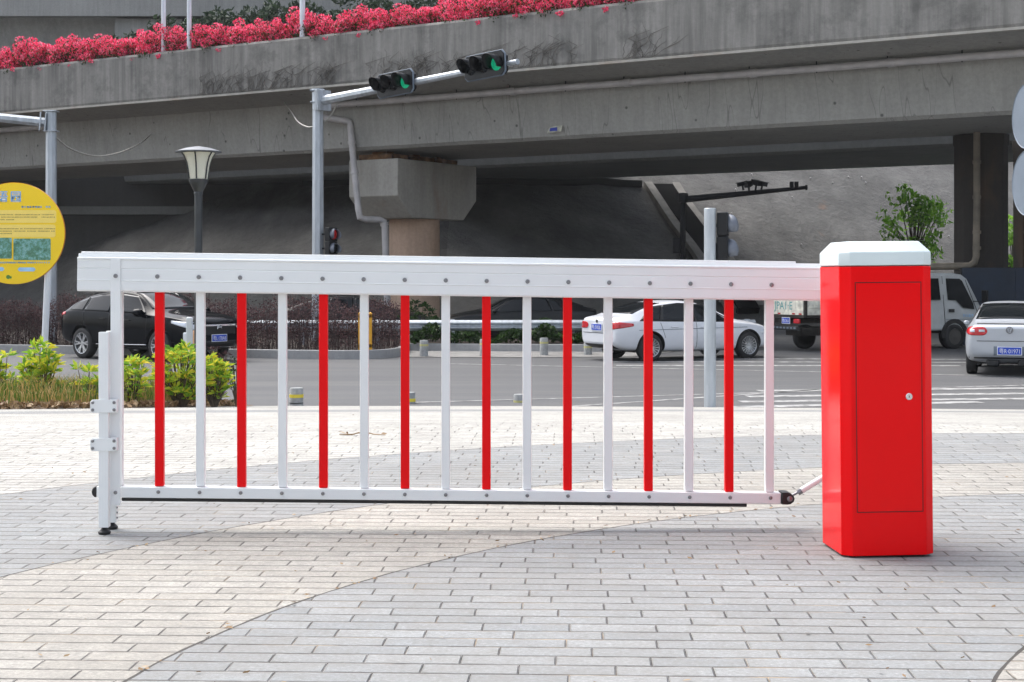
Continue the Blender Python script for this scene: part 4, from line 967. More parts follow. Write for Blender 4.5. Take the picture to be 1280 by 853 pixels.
def crumbs():
    rn = np.random.default_rng(77); m = MB(); N = 260
    Y = 3.6+rn.random(N)**1.6*8; X = (rn.random(N)-.5)*Y*.72
    k = rn.random(N) < .5                                   # half of them caught along the curved joints
    rad = rn.choice([4.16, 5.27], N)+rn.normal(size=N)*.02; an = rn.uniform(R(115), R(185), N)
    X = np.where(k, 3.12+rad*np.cos(an), X); Y = np.where(k, 2.96+rad*np.sin(an), Y)
    leaves(m, np.stack([X, Y, np.full(N, .006)], 1), .022, rn, asp=.5)
    m.v = [(x, y, max(.003, .006+(z-.006)*.35)) for x, y, z in m.v]
    tag(foli(m, 'leaf_crumbs', M['litter'], None), 'tiny dry leaf crumbs lying on the forecourt pavers', 'leaf litter', kind='stuff')
    p = at(452, 545, 9.6); z = .008; t = MB(); P = [(p.x-.14, 9.62, z), (p.x-.06, 9.60, z), (p.x, 9.66, z+.012), (p.x+.07, 9.63, z), (p.x+.15, 9.58, z)]
    t.tube(P, [.003, .0045, .004, .004, .002], 5); leaves(t, np.array([[p.x-.12, 9.62, .02], [p.x-.09, 9.6, .02], [p.x+.14, 9.6, .015]]), .05, rn)
    tag(t.build('fallen_twig', M['litter'], smooth=None), 'small dry twig lying on the pavers behind the fence', 'twig')
crumbs()
# ================================================================== VEHICLES
def wheel_meshes(r, w_, spokes, style, rimmat):
    t = MB(); t.lathe([(r*.66, -w_/2), (r*.80, -w_/2-.004), (r*.95, -w_*.46), (r, -w_*.36), (r, w_*.36), (r*.95, w_*.46), (r*.80, w_/2+.004), (r*.66, w_/2), (r*.66, -w_/2)], 36)
    k = MB(); k.lathe([(r*.67, -w_/2+.0), (r*.69, w_/2-.005), (r*.68, w_/2+.004), (r*.645, w_/2), (r*.635, w_/2-.03), (r*.635, -w_/2)], 36)
    k.lathe([(0, w_/2-.02), (r*.13, w_/2-.022), (r*.15, w_/2-.04), (r*.15, w_/2-.08)], 16)
    for i in range(spokes):
        a = 2*math.pi*i/spokes
        for da, wd in (((-.16, .030), (.16, .030)) if style == 'y' else ((0, .021),)):
            c0 = Vector((math.cos(a)*r*.1, math.sin(a)*r*.1, w_/2-.035)); c1 = Vector((math.cos(a+da)*r*.64, math.sin(a+da)*r*.64, w_/2-.016))
            d_ = (c1-c0).normalized(); k.box((0, 0, 0), ((c1-c0).length, wd*r/.33, .022), frame((c0+c1)/2, d_, (0, 0, 1)))
    b = MB(); b.lathe([(0, -.02), (r*.56, -.02), (r*.60, -w_*.3), (r*.6, -w_*.45)], 24)
    return t, k, b
def interp(tab, x, j): return float(np.interp(x, [r_[0] for r_ in tab], [r_[j] for r_ in tab]))
def car(name, label, cat, tab, paint, loc, rz, axles, rw, spec):
    root = thing(name, label, cat, loc, rz)
    # body skin lofted through cross sections
    V = []; 
    for (x, hw, z0, zb, wr, zr, zt) in tab:
        s_ = zb-z0; e = min(1, (zr-zb)/.25)
        half = [(0, z0), (.84*hw, z0), (.955*hw, z0+.08), (hw, z0+.42*s_), (.992*hw, z0+.78*s_), (.965*hw, zb), (.965*hw*(1-.14)+wr*.14, zb+.14*(zr-zb)+.005), (.965*hw*.2+wr*.8, zb+.8*(zr-zb)), (wr, zr), (wr*.86, zr+.55*(zt-zr)), (wr*.45, zt-.006), (0, zt)]
        V.append(half)
    n = len(V[0]); ring = 2*n-2; verts = []; faces = []
    for i, half in enumerate(V):
        x = tab[i][0]
        for (y, z) in half: verts.append((x, y, z))
        for (y, z) in half[-2:0:-1]: verts.append((x, -y, z))
    for i in range(len(V)-1):
        for k in range(ring): faces.append((i*ring+k, i*ring+(k+1) % ring, (i+1)*ring+(k+1) % ring, (i+1)*ring+k))
    for base in (0, (len(V)-1)*ring):
        for k in range(n-1):
            a, b_ = base+k, base+k+1; c_, d_ = base+(ring-k-1) % ring if k+1 < n-1 else base+k+1, base+(ring-k) % ring
            if k == 0: faces.append((a, b_, base+ring-1))
            elif k == n-2: faces.append((a, b_, base+ring-k))
            else: faces.append((a, b_, base+ring-k-1, base+ring-k))
    me = bpy.data.meshes.new('body'); me.from_pydata(verts, [], faces); me.update()
    bm = bmesh.new(); bm.from_mesh(me); bmesh.ops.recalc_face_normals(bm, faces=bm.faces); bm.to_mesh(me); bm.free()
    ob = bpy.data.objects.new('body', me); col.objects.link(ob)
    ss_ = ob.modifiers.new('s', 'SUBSURF'); ss_.levels = 3; ss_.render_levels = 3
    hwm = max(t_[1] for t_ in tab)
    cut = MB()
    for ax in axles: cut.lathe([(rw+.055, -hwm-.2), (rw+.055, -hwm+.32)], 40, Matrix.Translation((ax, 0, rw+.01)) @ Matrix.Rotation(R(-90), 4, 'X')); cut.lathe([(rw+.055, -hwm-.2), (rw+.055, -hwm+.32)], 40, Matrix.Translation((ax, 0, rw+.01)) @ Matrix.Rotation(R(90), 4, 'X'))
    co = cut.build('cutter', M['black'])
    bo = ob.modifiers.new('b', 'BOOLEAN'); bo.operation = 'DIFFERENCE'; bo.object = co; bo.solver = 'EXACT'; bo.use_self = True
    dg = bpy.context.evaluated_depsgraph_get(); ev = ob.evaluated_get(dg); nm = bpy.data.meshes.new_from_object(ev)
    bpy.data.objects.remove(ob); bpy.data.objects.remove(co)
    nm.materials.clear(); nm.materials.append(paint); nm.materials.append(M['black'])
    for p in nm.polygons:
        p.use_smooth = True; p.material_index = 0
        c_ = p.center
        for ax in axles:
            dx, dz = c_.x-ax, c_.z-(rw+.01); rr_ = math.hypot(dx, dz)
            if abs(rr_-(rw+.055)) < .012 and p.normal.x*dx+p.normal.z*dz < 0 and abs(p.normal.y) < .5: p.material_index = 1
            if rr_ < rw+.05 and abs(c_.y) < hwm-.2 and abs(p.normal.y) > .9: p.material_index = 1
        if c_.z < spec.get('sill', .30) and spec.get('clad'): p.material_index = 1
    nm.set_sharp_from_angle(angle=R(40))
    body = bpy.data.objects.new('body', nm); col.objects.link(body); body.parent = root
    bm = bmesh.new(); bm.from_mesh(nm); bvh = BVHTree.FromBMesh(bm); bm.free()
    def patch(nm_, fn, axis, mat, nu=14, nv=8, off=.006, par=root):
        """fn(u, v) gives two coordinates; the third is found on the body skin along axis"""
        m = MB(); ok = {}
        for i in range(nu+1):
            for j in range(nv+1):
                a, b_ = fn(i/nu, j/nv)
                if axis in ('+y', '-y'): sgn = 1 if axis == '+y' else -1; o_ = Vector((a, sgn*3, b_)); d_ = Vector((0, -sgn, 0))
                elif axis in ('+x', '-x'): sgn = 1 if axis == '+x' else -1; o_ = Vector((sgn*6, a, b_)); d_ = Vector((-sgn, 0, 0))
                else: o_ = Vector((a, b_, 4)); d_ = Vector((0, 0, -1))
                h = bvh.ray_cast(o_, d_)
                if h[0] is not None: ok[i, j] = len(m.v); m.v.append(tuple(h[0]+h[1]*off))
        for i in range(nu):
            for j in range(nv):
                q = [(i, j), (i+1, j), (i+1, j+1), (i, j+1)]
                if all(t in ok for t in q):
                    ids = [ok[t] for t in q]; P = [Vector(m.v[t]) for t in ids]
                    if max((P[a_]-P[a_-1]).length for a_ in range(4)) < .5: m.f.append(tuple(ids))
        if not m.f: return None
        o = m.build(nm_, mat, par, smooth=True, ang=60); md = o.modifiers.new('solid', 'SOLIDIFY'); md.thickness = .004; md.offset = 0; return o
    L = lambda a, b_, t: a+(b_-a)*t
    for s_ in ('+y', '-y'):
        if 'trim' in spec:
            a0, a1, a2, a3 = spec['trim']
            def ft(u, v):
                x0 = L(a0, a1, u); x1 = L(a2, a3, u); return L(x0, x1, v), L(interp(tab, x0, 3)+.022, interp(tab, x1, 5)-.028, v)
            patch('window_trim', ft, s_, M['black'], 36, 10, .003)
        for (xb0, xb1, xt0, xt1, lo, hi) in spec['side']:
            def fn(u, v): 
                x0 = L(xb0, xb1, u); x1 = L(xt0, xt1, u); zb = interp(tab, x0, 3)+lo; zt = interp(tab, x1, 5)-hi; return L(x0, x1, v), L(zb, zt, v)
            patch('side_window', fn, s_, M['glass'], 16, 10)
        for x, z0, z1, dxx in spec['seams']: patch('door_gap', lambda u, v: (x+dxx*v+(u-.5)*.008, L(z0, z1, v)), s_, M['black'], 1, 14, .003)
        for x0, x1, z, w_ in spec.get('lines', ()): patch('crease', lambda u, v: (L(x0, x1, u), z+(x1-x0)*0+u*.03+(v-.5)*w_), s_, M[spec.get('linemat', 'black')], 20, 1, .004)
        sg_ = 1 if s_ == '+y' else -1
        for x, z in spec['handles']:
            o_ = bvh.ray_cast(Vector((x, sg_*3, z)), Vector((0, -sg_, 0)))[0]
            if o_: m = MB(); m.box((x, o_.y+sg_*.018, z), (.20, .022, .028)); m.build('door_handle', paint if not spec.get('chromehandle') else M['chrome'], root, bevel=.008)
        xm, zm = spec['mirror']; o_ = bvh.ray_cast(Vector((xm, sg_*3, zm)), Vector((0, -sg_, 0)))[0]
        if o_:
            m = MB(); m.lathe([(0, -.075), (.045, -.065), (.066, -.03), (.066, .035), (.05, .055), (0, .06)], 16, Matrix.Translation((xm, o_.y+sg_*.12, zm+.05)) @ Matrix.Rotation(R(-90), 4, 'Y') @ Matrix.Scale(1.35, 4, (0, 1, 0)) @ Matrix.Scale(spec.get('ms', 1), 4)); m.box((xm, o_.y+sg_*.02, zm-.01), (.08, .12, .04)); m.build('mirror', paint, root, smooth=True)
        for (x0, x1, za, zb_, zc_, zd_) in spec.get('sidelamps', ()): patch('tail_lamp' if x0 < 0 else 'headlamp', lambda u, v: (L(x0, x1, u), L(L(za, zc_, u), L(zb_, zd_, u), v)), s_, M['lightred'] if x0 < 0 else M['lampclear'], 8, 5, .006)
    for key, axis, nm_ in (('windscreen', '+x', 'windscreen'), ('rearwin', '-x', 'rear_window')):
        wb, wt, z0, z1 = spec[key]; patch(nm_, lambda u, v: (L(-1, 1, u)*L(wb, wt, v), L(z0, z1, v)+.02*(1-(2*u-1)**2)), axis, M['glass'], 16, 10)
    for (nm_, axis, y0, y1, z0, z1, mat, off) in spec['ends']:
        
        if nm_ in ('tail_lamp', 'headlamp'): patch(nm_, lambda u, v: (L(y0, y1, u), (z0+z1)/2+(v-.5)*(z1-z0)*max(.02, 1-abs(2*u-1)**4)**.5), axis, M[mat], 20, 8, off)
        else: patch(nm_, lambda u, v: (L(y0, y1, u), L(z0, z1, v)), axis, M[mat], 12, 6, off)
    T_, K_, B_ = wheel_meshes(rw, spec.get('tw', .22), spec['spokes'], spec['style'], M['rim']); first = None
    for ax in axles:
        for sg_ in (-1, 1):
            if first is None:
                first = T_.build('wheel', M['tyre'], root, smooth=True, ang=40); K_.build('rim', M['rim'], first, smooth=True, ang=30); B_.build('brake_disc', M['darksteel'], first); w_ = first
            else: w_ = copy_tree(first, root)
            w_.location = (ax, sg_*(hwm-spec.get('tw', .22)/2-.025), rw); w_.rotation_euler = (R(-90*sg_), R(20*ax) if False else 0, 0)
    m = MB(); m.box((0, 0, spec['floor']), (axles[1]-axles[0]+.6, hwm*1.5, .12)); m.build('underbody', M['black'], root)
    return root, bvh, patch
def plate(root, pos, facing, text_, wdt=.44, rzx=0):
    """licence plate at pos in the vehicle's own space, facing +x or -x"""
    s_ = 1 if facing == '+x' else -1
    X_ = Matrix.Translation(pos) @ Matrix.Rotation(R(90)*s_, 4, 'Z') @ Matrix.Rotation(R(90), 4, 'X')
    m = MB(); m.box((0, 0, 0), (wdt+.03, .17, .010), X_); f_ = m.build('licence_plate', M['platewhite'], root)
    m = MB(); m.box((0, 0, .006), (wdt, .14, .006), X_); m.build('plate_field', M['plateblue'], f_)
    vs, fs = text_geo(text_, .118, .001); xs_ = [v[0] for v in vs]; k = wdt*.88/(max(xs_)-min(xs_)); c_ = (max(xs_)+min(xs_))/2; ys_2 = [v[1] for v in vs]; cy_ = (max(ys_2)+min(ys_2))/2
    m = MB(); m.add([((v[0]-c_)*k, v[1]-cy_, v[2]+.011) for v in vs], fs, X_); m.build('plate_number', M['platewhite'], f_)
# ---- black SUV
tab = [(-2.43, .66, .55, .93, .56, .99, 1.01), (-2.38, .84, .42, 1.07, .70, 1.13, 1.15), (-2.2, .91, .36, 1.11, .72, 1.22, 1.26), (-1.9, .94, .30, 1.125, .70, 1.36, 1.42), (-1.4, .955, .27, 1.12, .67, 1.52, 1.585), (-.8, .965, .25, 1.105, .65, 1.61, 1.675), (-.1, .965, .24, 1.09, .65, 1.63, 1.695), (.45, .965, .24, 1.08, .66, 1.575, 1.645), (1.18, .955, .24, 1.065, .73, 1.125, 1.195), (1.6, .95, .26, 1.05, .76, 1.10, 1.165), (2.05, .92, .30, 1.0, .74, 1.045, 1.11), (2.32, .87, .34, .90, .70, .96, 1.02), (2.42, .78, .42, .80, .62, .88, .92)]
th = R(-37); c0 = at(107.6, 0, 37.3); rear = Vector((-1.42, -.80)); rot = Matrix.Rotation(th, 2)
o2 = Vector((c0.x, c0.y))-rot @ rear
spec = dict(sill=.34, clad=True, side=[(-1.95, -1.42, -1.80, -1.40, .045, .055), (-1.36, -.42, -1.34, -.42, .045, .05), (-.34, .92, -.34, .40, .045, .06)], seams=[(-.38, .38, 1.10, 0), (.98, .38, 1.06, .0), (-1.28, .72, 1.10, -.10)], lines=[(-1.05, .95, .36, .022)], linemat='chrome', handles=[(-.62, .98), (.30, .95)], chromehandle=False, mirror=(.80, 1.09), sidelamps=[(-2.40, -2.10, 1.02, 1.11, 1.06, 1.12), (1.82, 2.34, .91, .97, .79, .93)], windscreen=(.76, .61, 1.215, 1.60), rearwin=(.62, .56, 1.27, 1.54),
    ends=[('grille', '+x', -.52, .52, .64, .84, 'black', .006), ('grille_bar', '+x', -.60, .60, .835, .875, 'chrome', .012), ('headlamp', '+x', .54, .82, .77, .88, 'lampclear', .008), ('headlamp', '+x', -.82, -.54, .77, .88, 'lampclear', .008), ('lower_intake', '+x', -.55, .55, .36, .50, 'black', .006), ('skid_plate', '+x', -.6, .6, .345, .365, 'chrome', .012), ('tail_lamp', '-x', .42, .80, .96, 1.04, 'lightred', .008), ('tail_lamp', '-x', -.80, -.42, .96, 1.04, 'lightred', .008)], spokes=6, style='y', floor=.32, ms=1.45, tw=.235)
suv, bv, pf = car('suv', 'black coupe style SUV with alloy wheels and a blue plate, parked by the purple hedge', 'car', tab, M['paintblack'], (o2.x, o2.y, ROAD), th, (-1.42, 1.40), .372, spec)
hx = bv.ray_cast(Vector((6, 0, .56)), Vector((-1, 0, 0)))[0]
plate(suv, (hx.x+.015, 0, .56), '+x', '粤L·178A8')
hx = bv.ray_cast(Vector((6, 0, .81)), Vector((-1, 0, 0)))[0]; m = MB()
for a_, b_ in (((-.05, .045), (-.065, -.045)), ((.05, .045), (.065, -.045)), ((-.055, 0), (.055, 0))): m.tube([(hx.x+.025, a_[0], .81+a_[1]), (hx.x+.025, b_[0], .81+b_[1])], .011, 6)
m.build('badge', M['chrome'], suv)
m = MB(); m.box((-1.62, 0, 1.565), (.40, 1.05, .03)); m.build('roof_spoiler', M['paintblack'], suv, bevel=.012)
for s_ in (-1, 1): m = MB(); m.tube([(-1.2, s_*.60, 1.63), (-1.0, s_*.60, 1.685), (.1, s_*.60, 1.715), (.4, s_*.60, 1.67)], .016, 6); m.build('roof_rail', M['chrome'], suv)
# ---- white saloon
def sedan_tab(L_, W_, H_, deck):
    k = W_/1.81; h = H_/1.43; l = L_/4.63; dz = deck
    return [(x*l, hw*k, z0*h, zb*h+(dz if x < -1.2 else 0), wr*k, zr*h+(dz if x < -1.4 else 0), zt*h+(dz if x < -1.4 else 0)) for (x, hw, z0, zb, wr, zr, zt) in
    [(-2.31, .68, .45, .84, .58, .93, .95), (-2.27, .80, .36, .91, .68, 1.0, 1.02), (-2.12, .86, .30, .93, .70, 1.03, 1.055), (-2.02, .875, .27, .93, .69, 1.04, 1.07), (-1.90, .885, .25, .93, .685, 1.07, 1.10), (-1.16, .905, .20, .91, .61, 1.315, 1.37), (-.45, .905, .2, .895, .595, 1.385, 1.435), (.28, .905, .2, .885, .60, 1.345, 1.40), (1.08, .90, .2, .865, .69, .93, .985), (1.5, .89, .21, .84, .69, .89, .94), (2.0, .855, .24, .765, .64, .81, .85), (2.23, .78, .27, .66, .58, .71, .74), (2.32, .64, .34, .57, .48, .62, .64)]]
tab = sedan_tab(4.63, 1.81, 1.43, .0)
th = R(28); c0 = at(811.5, 0, 35.9); rot = Matrix.Rotation(th, 2); rear = Vector((-1.36, -.78)); o2 = Vector((c0.x, c0.y))-rot @ rear
spec = dict(side=[(-1.62, -1.10, -1.20, -.95, .045, .05), (-1.06, -.11, -.91, -.11, .035, .04), (-.06, .88, -.06, .32, .035, .045)], trim=(-1.67, .92, -1.22, .33), seams=[(-.09, .28, .90, 0), (.98, .28, .87, -.05), (-.98, .55, .90, -.12)], lines=[(-1.7, 1.4, .735, .012)], linemat='signback', handles=[(-.72, .80), (.12, .78)], mirror=(.80, .90), sidelamps=[(-2.26, -1.84, .77, .93, .83, .89), (1.85, 2.22, .60, .70, .60, .74)], windscreen=(.74, .56, 1.0, 1.345), rearwin=(.77, .61, 1.10, 1.345),
    ends=[('tail_lamp', '-x', .40, .82, .76, .92, 'lightred', .008), ('tail_lamp', '-x', -.82, -.40, .76, .92, 'lightred', .008), ('diffuser', '-x', -.62, .62, .30, .40, 'black', .006), ('boot_gap', '-x', -.66, .66, .655, .668, 'black', .004), ('headlamp', '+x', .45, .74, .58, .68, 'lampclear', .008), ('headlamp', '+x', -.74, -.45, .58, .68, 'lampclear', .008)], spokes=18, style='i', floor=.27, tw=.225)
ws, bv, pf = car('saloon_car', 'white saloon car parked half under the overpass, seen through the fence', 'car', tab, M['paintwhite'], (o2.x, o2.y, ROAD), th, (-1.36, 1.45), .325, spec)
hx = bv.ray_cast(Vector((-6, 0, .80)), Vector((1, 0, 0)))[0]; plate(ws, (hx.x-.015, 0, .795), '-x', '粤L·510QL')
m = MB(); m.lathe([(.040, 0), (.040, .01), (0, .012)], 20, Matrix.Translation((bv.ray_cast(Vector((-6, 0, .935)), Vector((1, 0, 0)))[0].x-.004, 0, .935)) @ Matrix.Rotation(R(-90), 4, 'Y')); m.build('badge', M['darksteel'], ws, smooth=True, ang=30)
m = MB(); m.prism([(-.9, 1.415), (-1.06, 1.40), (-1.0, 1.46), (-.95, 1.465)], lambda p, q, t: (p+.12, t, q), -.02, .02); m.build('antenna_fin', M['paintwhite'], ws, bevel=.006)
vs, fs = text_geo('2.0T', .07, .001); hy = bv.ray_cast(Vector((.95, -3, .46)), Vector((0, 1, 0)))[0]
m = MB(); m.add(vs, fs, Matrix.Translation((.92, hy.y-.006, .47)) @ Matrix.Rotation(R(90), 4, 'X')); m.build('side_script', M['darksteel'], ws) if False else None
# ---- silver saloon, seen from behind
tab = sedan_tab(4.54, 1.76, 1.49, -.035)
c0 = Vector((at(1262, 0, 30.4).x, 30.4)); th = R(71); rot = Matrix.Rotation(th, 2); o2 = c0-rot @ Vector((-2.2, 0))
spec = dict(side=[(-1.55, -1.05, -1.15, -.92, .05, .06), (-1.01, -.12, -.84, -.12, .04, .045), (-.06, .84, -.06, .30, .04, .05)], trim=(-1.60, .88, -1.17, .31), seams=[(-.09, .28, .92, 0), (.96, .28, .89, -.05), (-.96, .55, .92, -.12)], handles=[(-.72, .82), (.12, .80)], mirror=(.80, .93), sidelamps=[(-2.22, -2.0, .86, .985, .86, .97)], windscreen=(.72, .55, 1.03, 1.37), rearwin=(.655, .55, 1.12, 1.415),
    ends=[('tail_lamp', '-x', .42, .82, .815, .985, 'lightred', .008), ('tail_lamp', '-x', -.82, -.42, .815, .985, 'lightred', .008), ('reverse_lamp', '-x', .47, .58, .885, .93, 'lampclear', .013), ('reverse_lamp', '-x', -.58, -.47, .885, .93, 'lampclear', .013), ('reverse_lamp', '-x', .66, .74, .88, .93, 'lampclear', .013), ('reverse_lamp', '-x', -.74, -.66, .88, .93, 'lampclear', .013), ('boot_gap', '-x', -.62, .62, .700, .712, 'black', .004), ('boot_lip', '-x', -.62, .62, 1.035, 1.05, 'darksteel', .004), ('bumper_lip', '-x', -.78, .78, .355, .385, 'darksteel', .005), ('plate_recess', '-x', -.30, .30, .425, .605, 'signback', .004)], spokes=6, style='y', floor=.28, ms=.7, tw=.215)
sv, bv, pf = car('saloon_car', 'silver saloon car seen from behind, cut off by the right edge', 'car', tab, M['paintsilver'], (o2.x, o2.y, ROAD), th, (-1.33, 1.33), .315, spec)
hx = bv.ray_cast(Vector((-6, 0, .515)), Vector((1, 0, 0)))[0]; plate(sv, (hx.x-.02, 0, .515), '-x', '粤R·01971')
hx = bv.ray_cast(Vector((-6, 0, .92)), Vector((1, 0, 0)))[0]; T = Matrix.Translation((hx.x-.004, 0, .925)) @ Matrix.Rotation(R(-90), 4, 'Z') @ Matrix.Rotation(R(90), 4, 'X')
m = MB(); m.tube([T @ Vector((.062*math.cos(a), .062*math.sin(a), .006)) for a in np.linspace(0, 2*math.pi, 33)], .009, 6)
for pts_ in ([(-.02, .055), (0, .008), (.02, .055)], [(-.054, .022), (-.026, -.052), (0, -.006), (.026, -.052), (.054, .022)]): m.tube([T @ Vector((p[0], p[1], .006)) for p in pts_], .008, 6)
m.build('badge', M['steel'], sv)
for s_ in (-.3, .3): m = MB(); m.box((-1.95, s_+.02, .27), (.35, .24, .14)); m.build('silencer', M['darksteel'], sv, bevel=.03)
# ---- dark cars in the shade under the bridge
tab = sedan_tab(4.6, 1.8, 1.45, .0)
spec = dict(side=[(-1.28, -.98, -1.02, -.82, .05, .06), (-.92, -.12, -.76, -.12, .04, .045), (-.05, .84, -.05, .30, .04, .05)], seams=[], handles=[], mirror=(.80, .91), windscreen=(.72, .56, 1.02, 1.36), rearwin=(.66, .54, 1.10, 1.35), ends=[], spokes=10, style='i', floor=.27, tw=.22)
p = at(445, 0, 46.5); dk, bv, pf = car('saloon_car', 'dark car parked in the shade under the overpass left of the round column', 'car', tab, M['paintdark'], (p.x, 46.5, ROAD), R(8), (-1.36, 1.45), .32, spec)
dk2 = copy_tree(dk); p = at(648, 0, 46); dk2.location = (p.x, 46, ROAD); dk2.rotation_euler = (0, 0, R(186)); dk2['label'] = 'dark car parked in the shade behind the guardrail, left of the white saloon'
# ---- white light truck
th = R(25); p = at(1006, 0, 40.0); tr = thing('light_truck', 'white crew cab light truck with a worn flat bed, parked under the overpass', 'truck', (0, 0, ROAD), th)
o2 = Vector((p.x, p.y))-Matrix.Rotation(th, 2) @ Vector((0, -.92)); tr.location = (o2.x, o2.y, ROAD)
cabs = [(3.25, .78, .52), (5.05, .78, .52), (5.40, .78, .52)]
m = MB(); outl = [(3.05, .50), (5.62, .50), (5.66, .80), (5.60, 1.08), (5.18, 1.92), (5.00, 2.04), (4.7, 2.08), (3.3, 2.06), (3.1, 1.98), (3.05, 1.8)]
V_ = []; 
for y_, k_ in ((-.88, 0), (-.80, 1), (.80, 1), (.88, 0)): pass
def cabw(z): return .90 if z < 1.1 else .90-.16*(z-1.1)/.95
m.v = []; Nn = len(outl)
for s_ in (-1, 1): m.v += [(x, s_*cabw(z), z) for x, z in outl]
m.f = [tuple(range(Nn)), tuple(range(2*Nn-1, Nn-1, -1))]+[(i, (i+1) % Nn, Nn+(i+1) % Nn, Nn+i) for i in range(Nn)]
cab = m.build('cab', M['truckwhite'], tr, bevel=.07, seg=4)
def sideplate(name, pts, s_, mat, off, thick=.02, par=tr):
    m = MB(); n = len(pts); vs = [(x, s_*(cabw(z)+off), z) for x, z in pts]+[(x, s_*(cabw(z)+off-thick), z) for x, z in pts]
    m.add(vs, [tuple(range(n)), tuple(range(2*n-1, n-1, -1))]+[(i, (i+1) % n, n+(i+1) % n, n+i) for i in range(n)]); return m.build(name, mat, par)
for s_ in (-1, 1):
    sideplate('side_window', [(4.42, 1.34), (4.70, 1.33), (4.92, 1.12), (5.30, 1.08), (5.28, 1.24), (4.98, 1.86), (4.90, 1.92), (4.42, 1.93)], s_, M['glassdark'], .006)
    sideplate('side_window', [(3.35, 1.34), (4.16, 1.34), (4.16, 1.93), (3.35, 1.93)], s_, M['glassdark'], .006)
    sideplate('door_gap', [(4.285, .62), (4.30, .62), (4.30, 1.99), (4.285, 1.99)], s_, M['black'], .003, .01)
    sideplate('door_gap', [(5.42, .98), (5.435, .98), (5.10, 1.9), (5.09, 1.88)], s_, M['black'], .002, .01)
    sideplate('door_handle', [(4.42, 1.0), (4.60, 1.0), (4.60, 1.09), (4.42, 1.09)], s_, M['black'], .012, .02)
    sideplate('door_line', [(4.31, .80), (5.5, .80), (5.5, .812), (4.31, .812)], s_, M['signback'], .003, .01)
    m = MB(); K = 16; vs = []
    for k in range(K+1):
        a = R(-8)+R(196)*k/K
        for rr_ in (.345, .46): vs.append((4.60+rr_*math.cos(a), s_*.915, .36+rr_*math.sin(a)))
    m.add(vs, [(2*k, 2*k+1, 2*k+3, 2*k+2) for k in range(K)]); m.build('wheel_arch', M['black'], tr, solid=.04)
    m = MB(); m.lathe([(.38, 0), (.38, .03)], 24, Matrix.Translation((4.60, s_*.70, .36)) @ Matrix.Rotation(R(-90*s_), 4, 'X')); m.build('wheel_well', M['black'], tr)
    m = MB(); m.tube([(5.30, s_*.85, 1.30), (5.52, s_*1.05, 1.28)], .014, 6); m.box((5.52, s_*1.08, 1.42), (.07, .20, .36)); m.build('mirror', M['blackplastic'], tr, bevel=.02)
    vs, fs = text_geo('货运服务', .10, .001); mm = MB(); Xf = Matrix.Translation((5.08, s_*.915, .90)) @ (Matrix.Rotation(R(180), 4, 'Z') if s_ > 0 else Matrix()) @ Matrix.Rotation(R(90), 4, 'X'); mm.add(vs, fs, Xf); mm.build('door_script', M['signblue'], tr)
m = MB(); wsn = [(5.585, 1.14), (5.215, 1.88)]; vs = []
for x, z in wsn: vs += [(x+.012, -(cabw(z)-.10), z), (x+.012, cabw(z)-.10, z)]
m.add(vs, [(0, 1, 3, 2)]); m.build('windscreen', M['glass'], tr, solid=.015)
m = MB(); m.box((3.0, 0, .52), (5.4, .70, .22)); m.box((1.5, 0, .80), (2.9, 1.0, .12)); m.box((2.95, 0, .75), (.12, 1.5, .6)); m.build('chassis', M['rustdark'], tr)
m = MB(); m.box((1.45, 0, .93), (2.96, 1.84, .07)); m.build('bed_floor', M['rustdark'], tr)
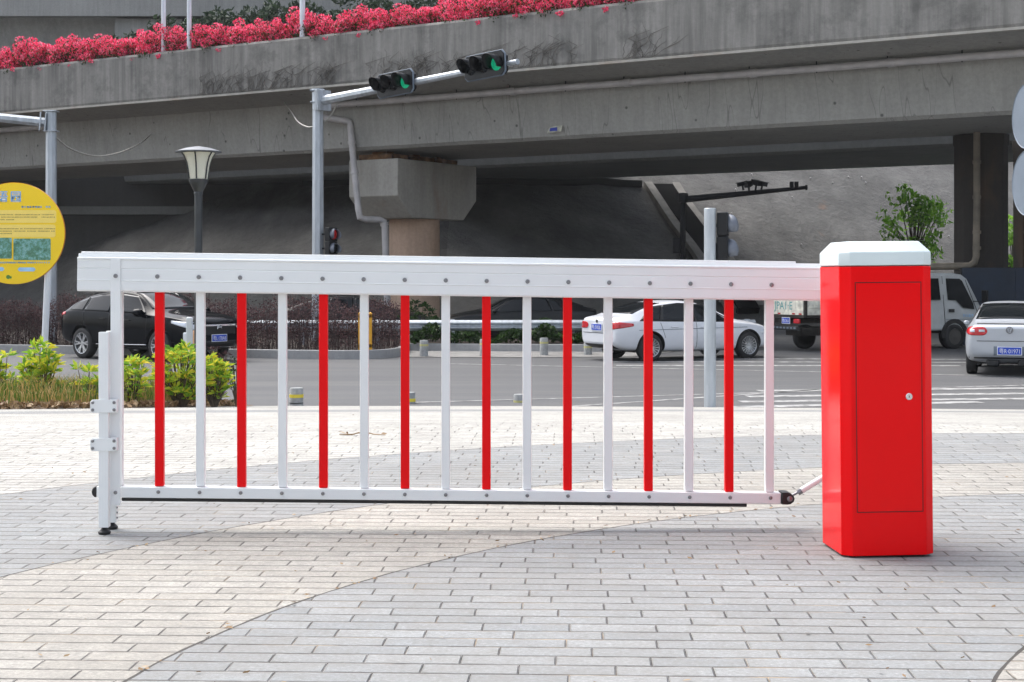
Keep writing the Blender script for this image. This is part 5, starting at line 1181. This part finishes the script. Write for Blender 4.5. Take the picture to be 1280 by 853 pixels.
for s_ in (-1, 1):
    for k in range(2): m = MB(); m.box((.75+1.42*k, s_*.90, 1.17), (1.36, .04, .40)); m.box((.75+1.42*k, s_*.925, 1.17), (1.2, .02, .05)); m.build('side_board', M['woodbed'], tr, bevel=.006)
    m = MB(); m.box((.03, s_*.91, 1.16), (.07, .07, .48)); m.box((1.46, s_*.92, 1.16), (.06, .07, .46)); m.box((2.9, s_*.91, 1.2), (.07, .07, .6)); m.build('stake', M['rustdark'], tr)
m = MB(); m.box((0, 0, 1.17), (.04, 1.74, .40)); tb = m.build('tailboard', M['woodbed'], tr, bevel=.006)
Xr = Matrix.Rotation(R(-90), 4, 'Z') @ Matrix.Rotation(R(90), 4, 'X')
vs, fs = text_geo('JPA1·E', .30, .001); m = MB(); m.add(vs, fs, Matrix.Translation((-.023, 0, 1.20)) @ Xr); m.build('lettering', M['teal'], tb)
for y_ in (-.75, -.45, .2, .55): m = MB(); m.box((-.024, y_, 1.0), (.008, .12, .035)); m.build('reflector', M['lightred'], tb)
m = MB(); m.box((-.06, 0, .62), (.10, 1.5, .11)); m.build('rear_bumper', M['darksteel'], tr, bevel=.01)
m = MB()
for k in range(9): m.box((-.112, -.62+.155*k, .63), (.004, .09, .05))
m.build('bumper_stripes', M['signback'], tr)
plate(tr, (-.03, -.12, .815), '-x', '粤S·2K61', .34)
for y_ in (-.62, .62): m = MB(); m.box((-.03, y_, .81), (.06, .24, .12)); m.build('tail_lamp', M['lightred'], tr, bevel=.01)
for ch in tr.children:
    if ch.name.split('.')[0] in ('cab', 'side_window', 'door_gap', 'door_handle', 'door_line', 'wheel_arch', 'wheel_well', 'mirror', 'door_script', 'windscreen'): ch.location.x += .38
m = MB(); m.box((3.2, 0, 1.3), (.10, 1.6, 1.0)); m.build('headboard', M['woodbed'], tr)
t_, k_, b_ = wheel_meshes(.335, .20, 6, 'i', M['rim']); first = None
wm = MB(); wm.lathe([(.215, .085), (.19, .09), (.14, .055), (.12, .05), (.11, .085), (.06, .10), (0, .10)], 24)
for ax in (1.25, 4.98):
    for s_ in (-1, 1):
        if first is None: first = t_.build('wheel', M['tyre'], tr, smooth=True, ang=40); wm.build('rim', pbr('dusty steel rim', (.075, .07, .064), .8, .1), first, smooth=True, ang=40); w_ = first
        else: w_ = copy_tree(first, tr)
        w_.location = (ax, s_*.84, .335); w_.rotation_euler = (R(-90*s_), 0, 0)
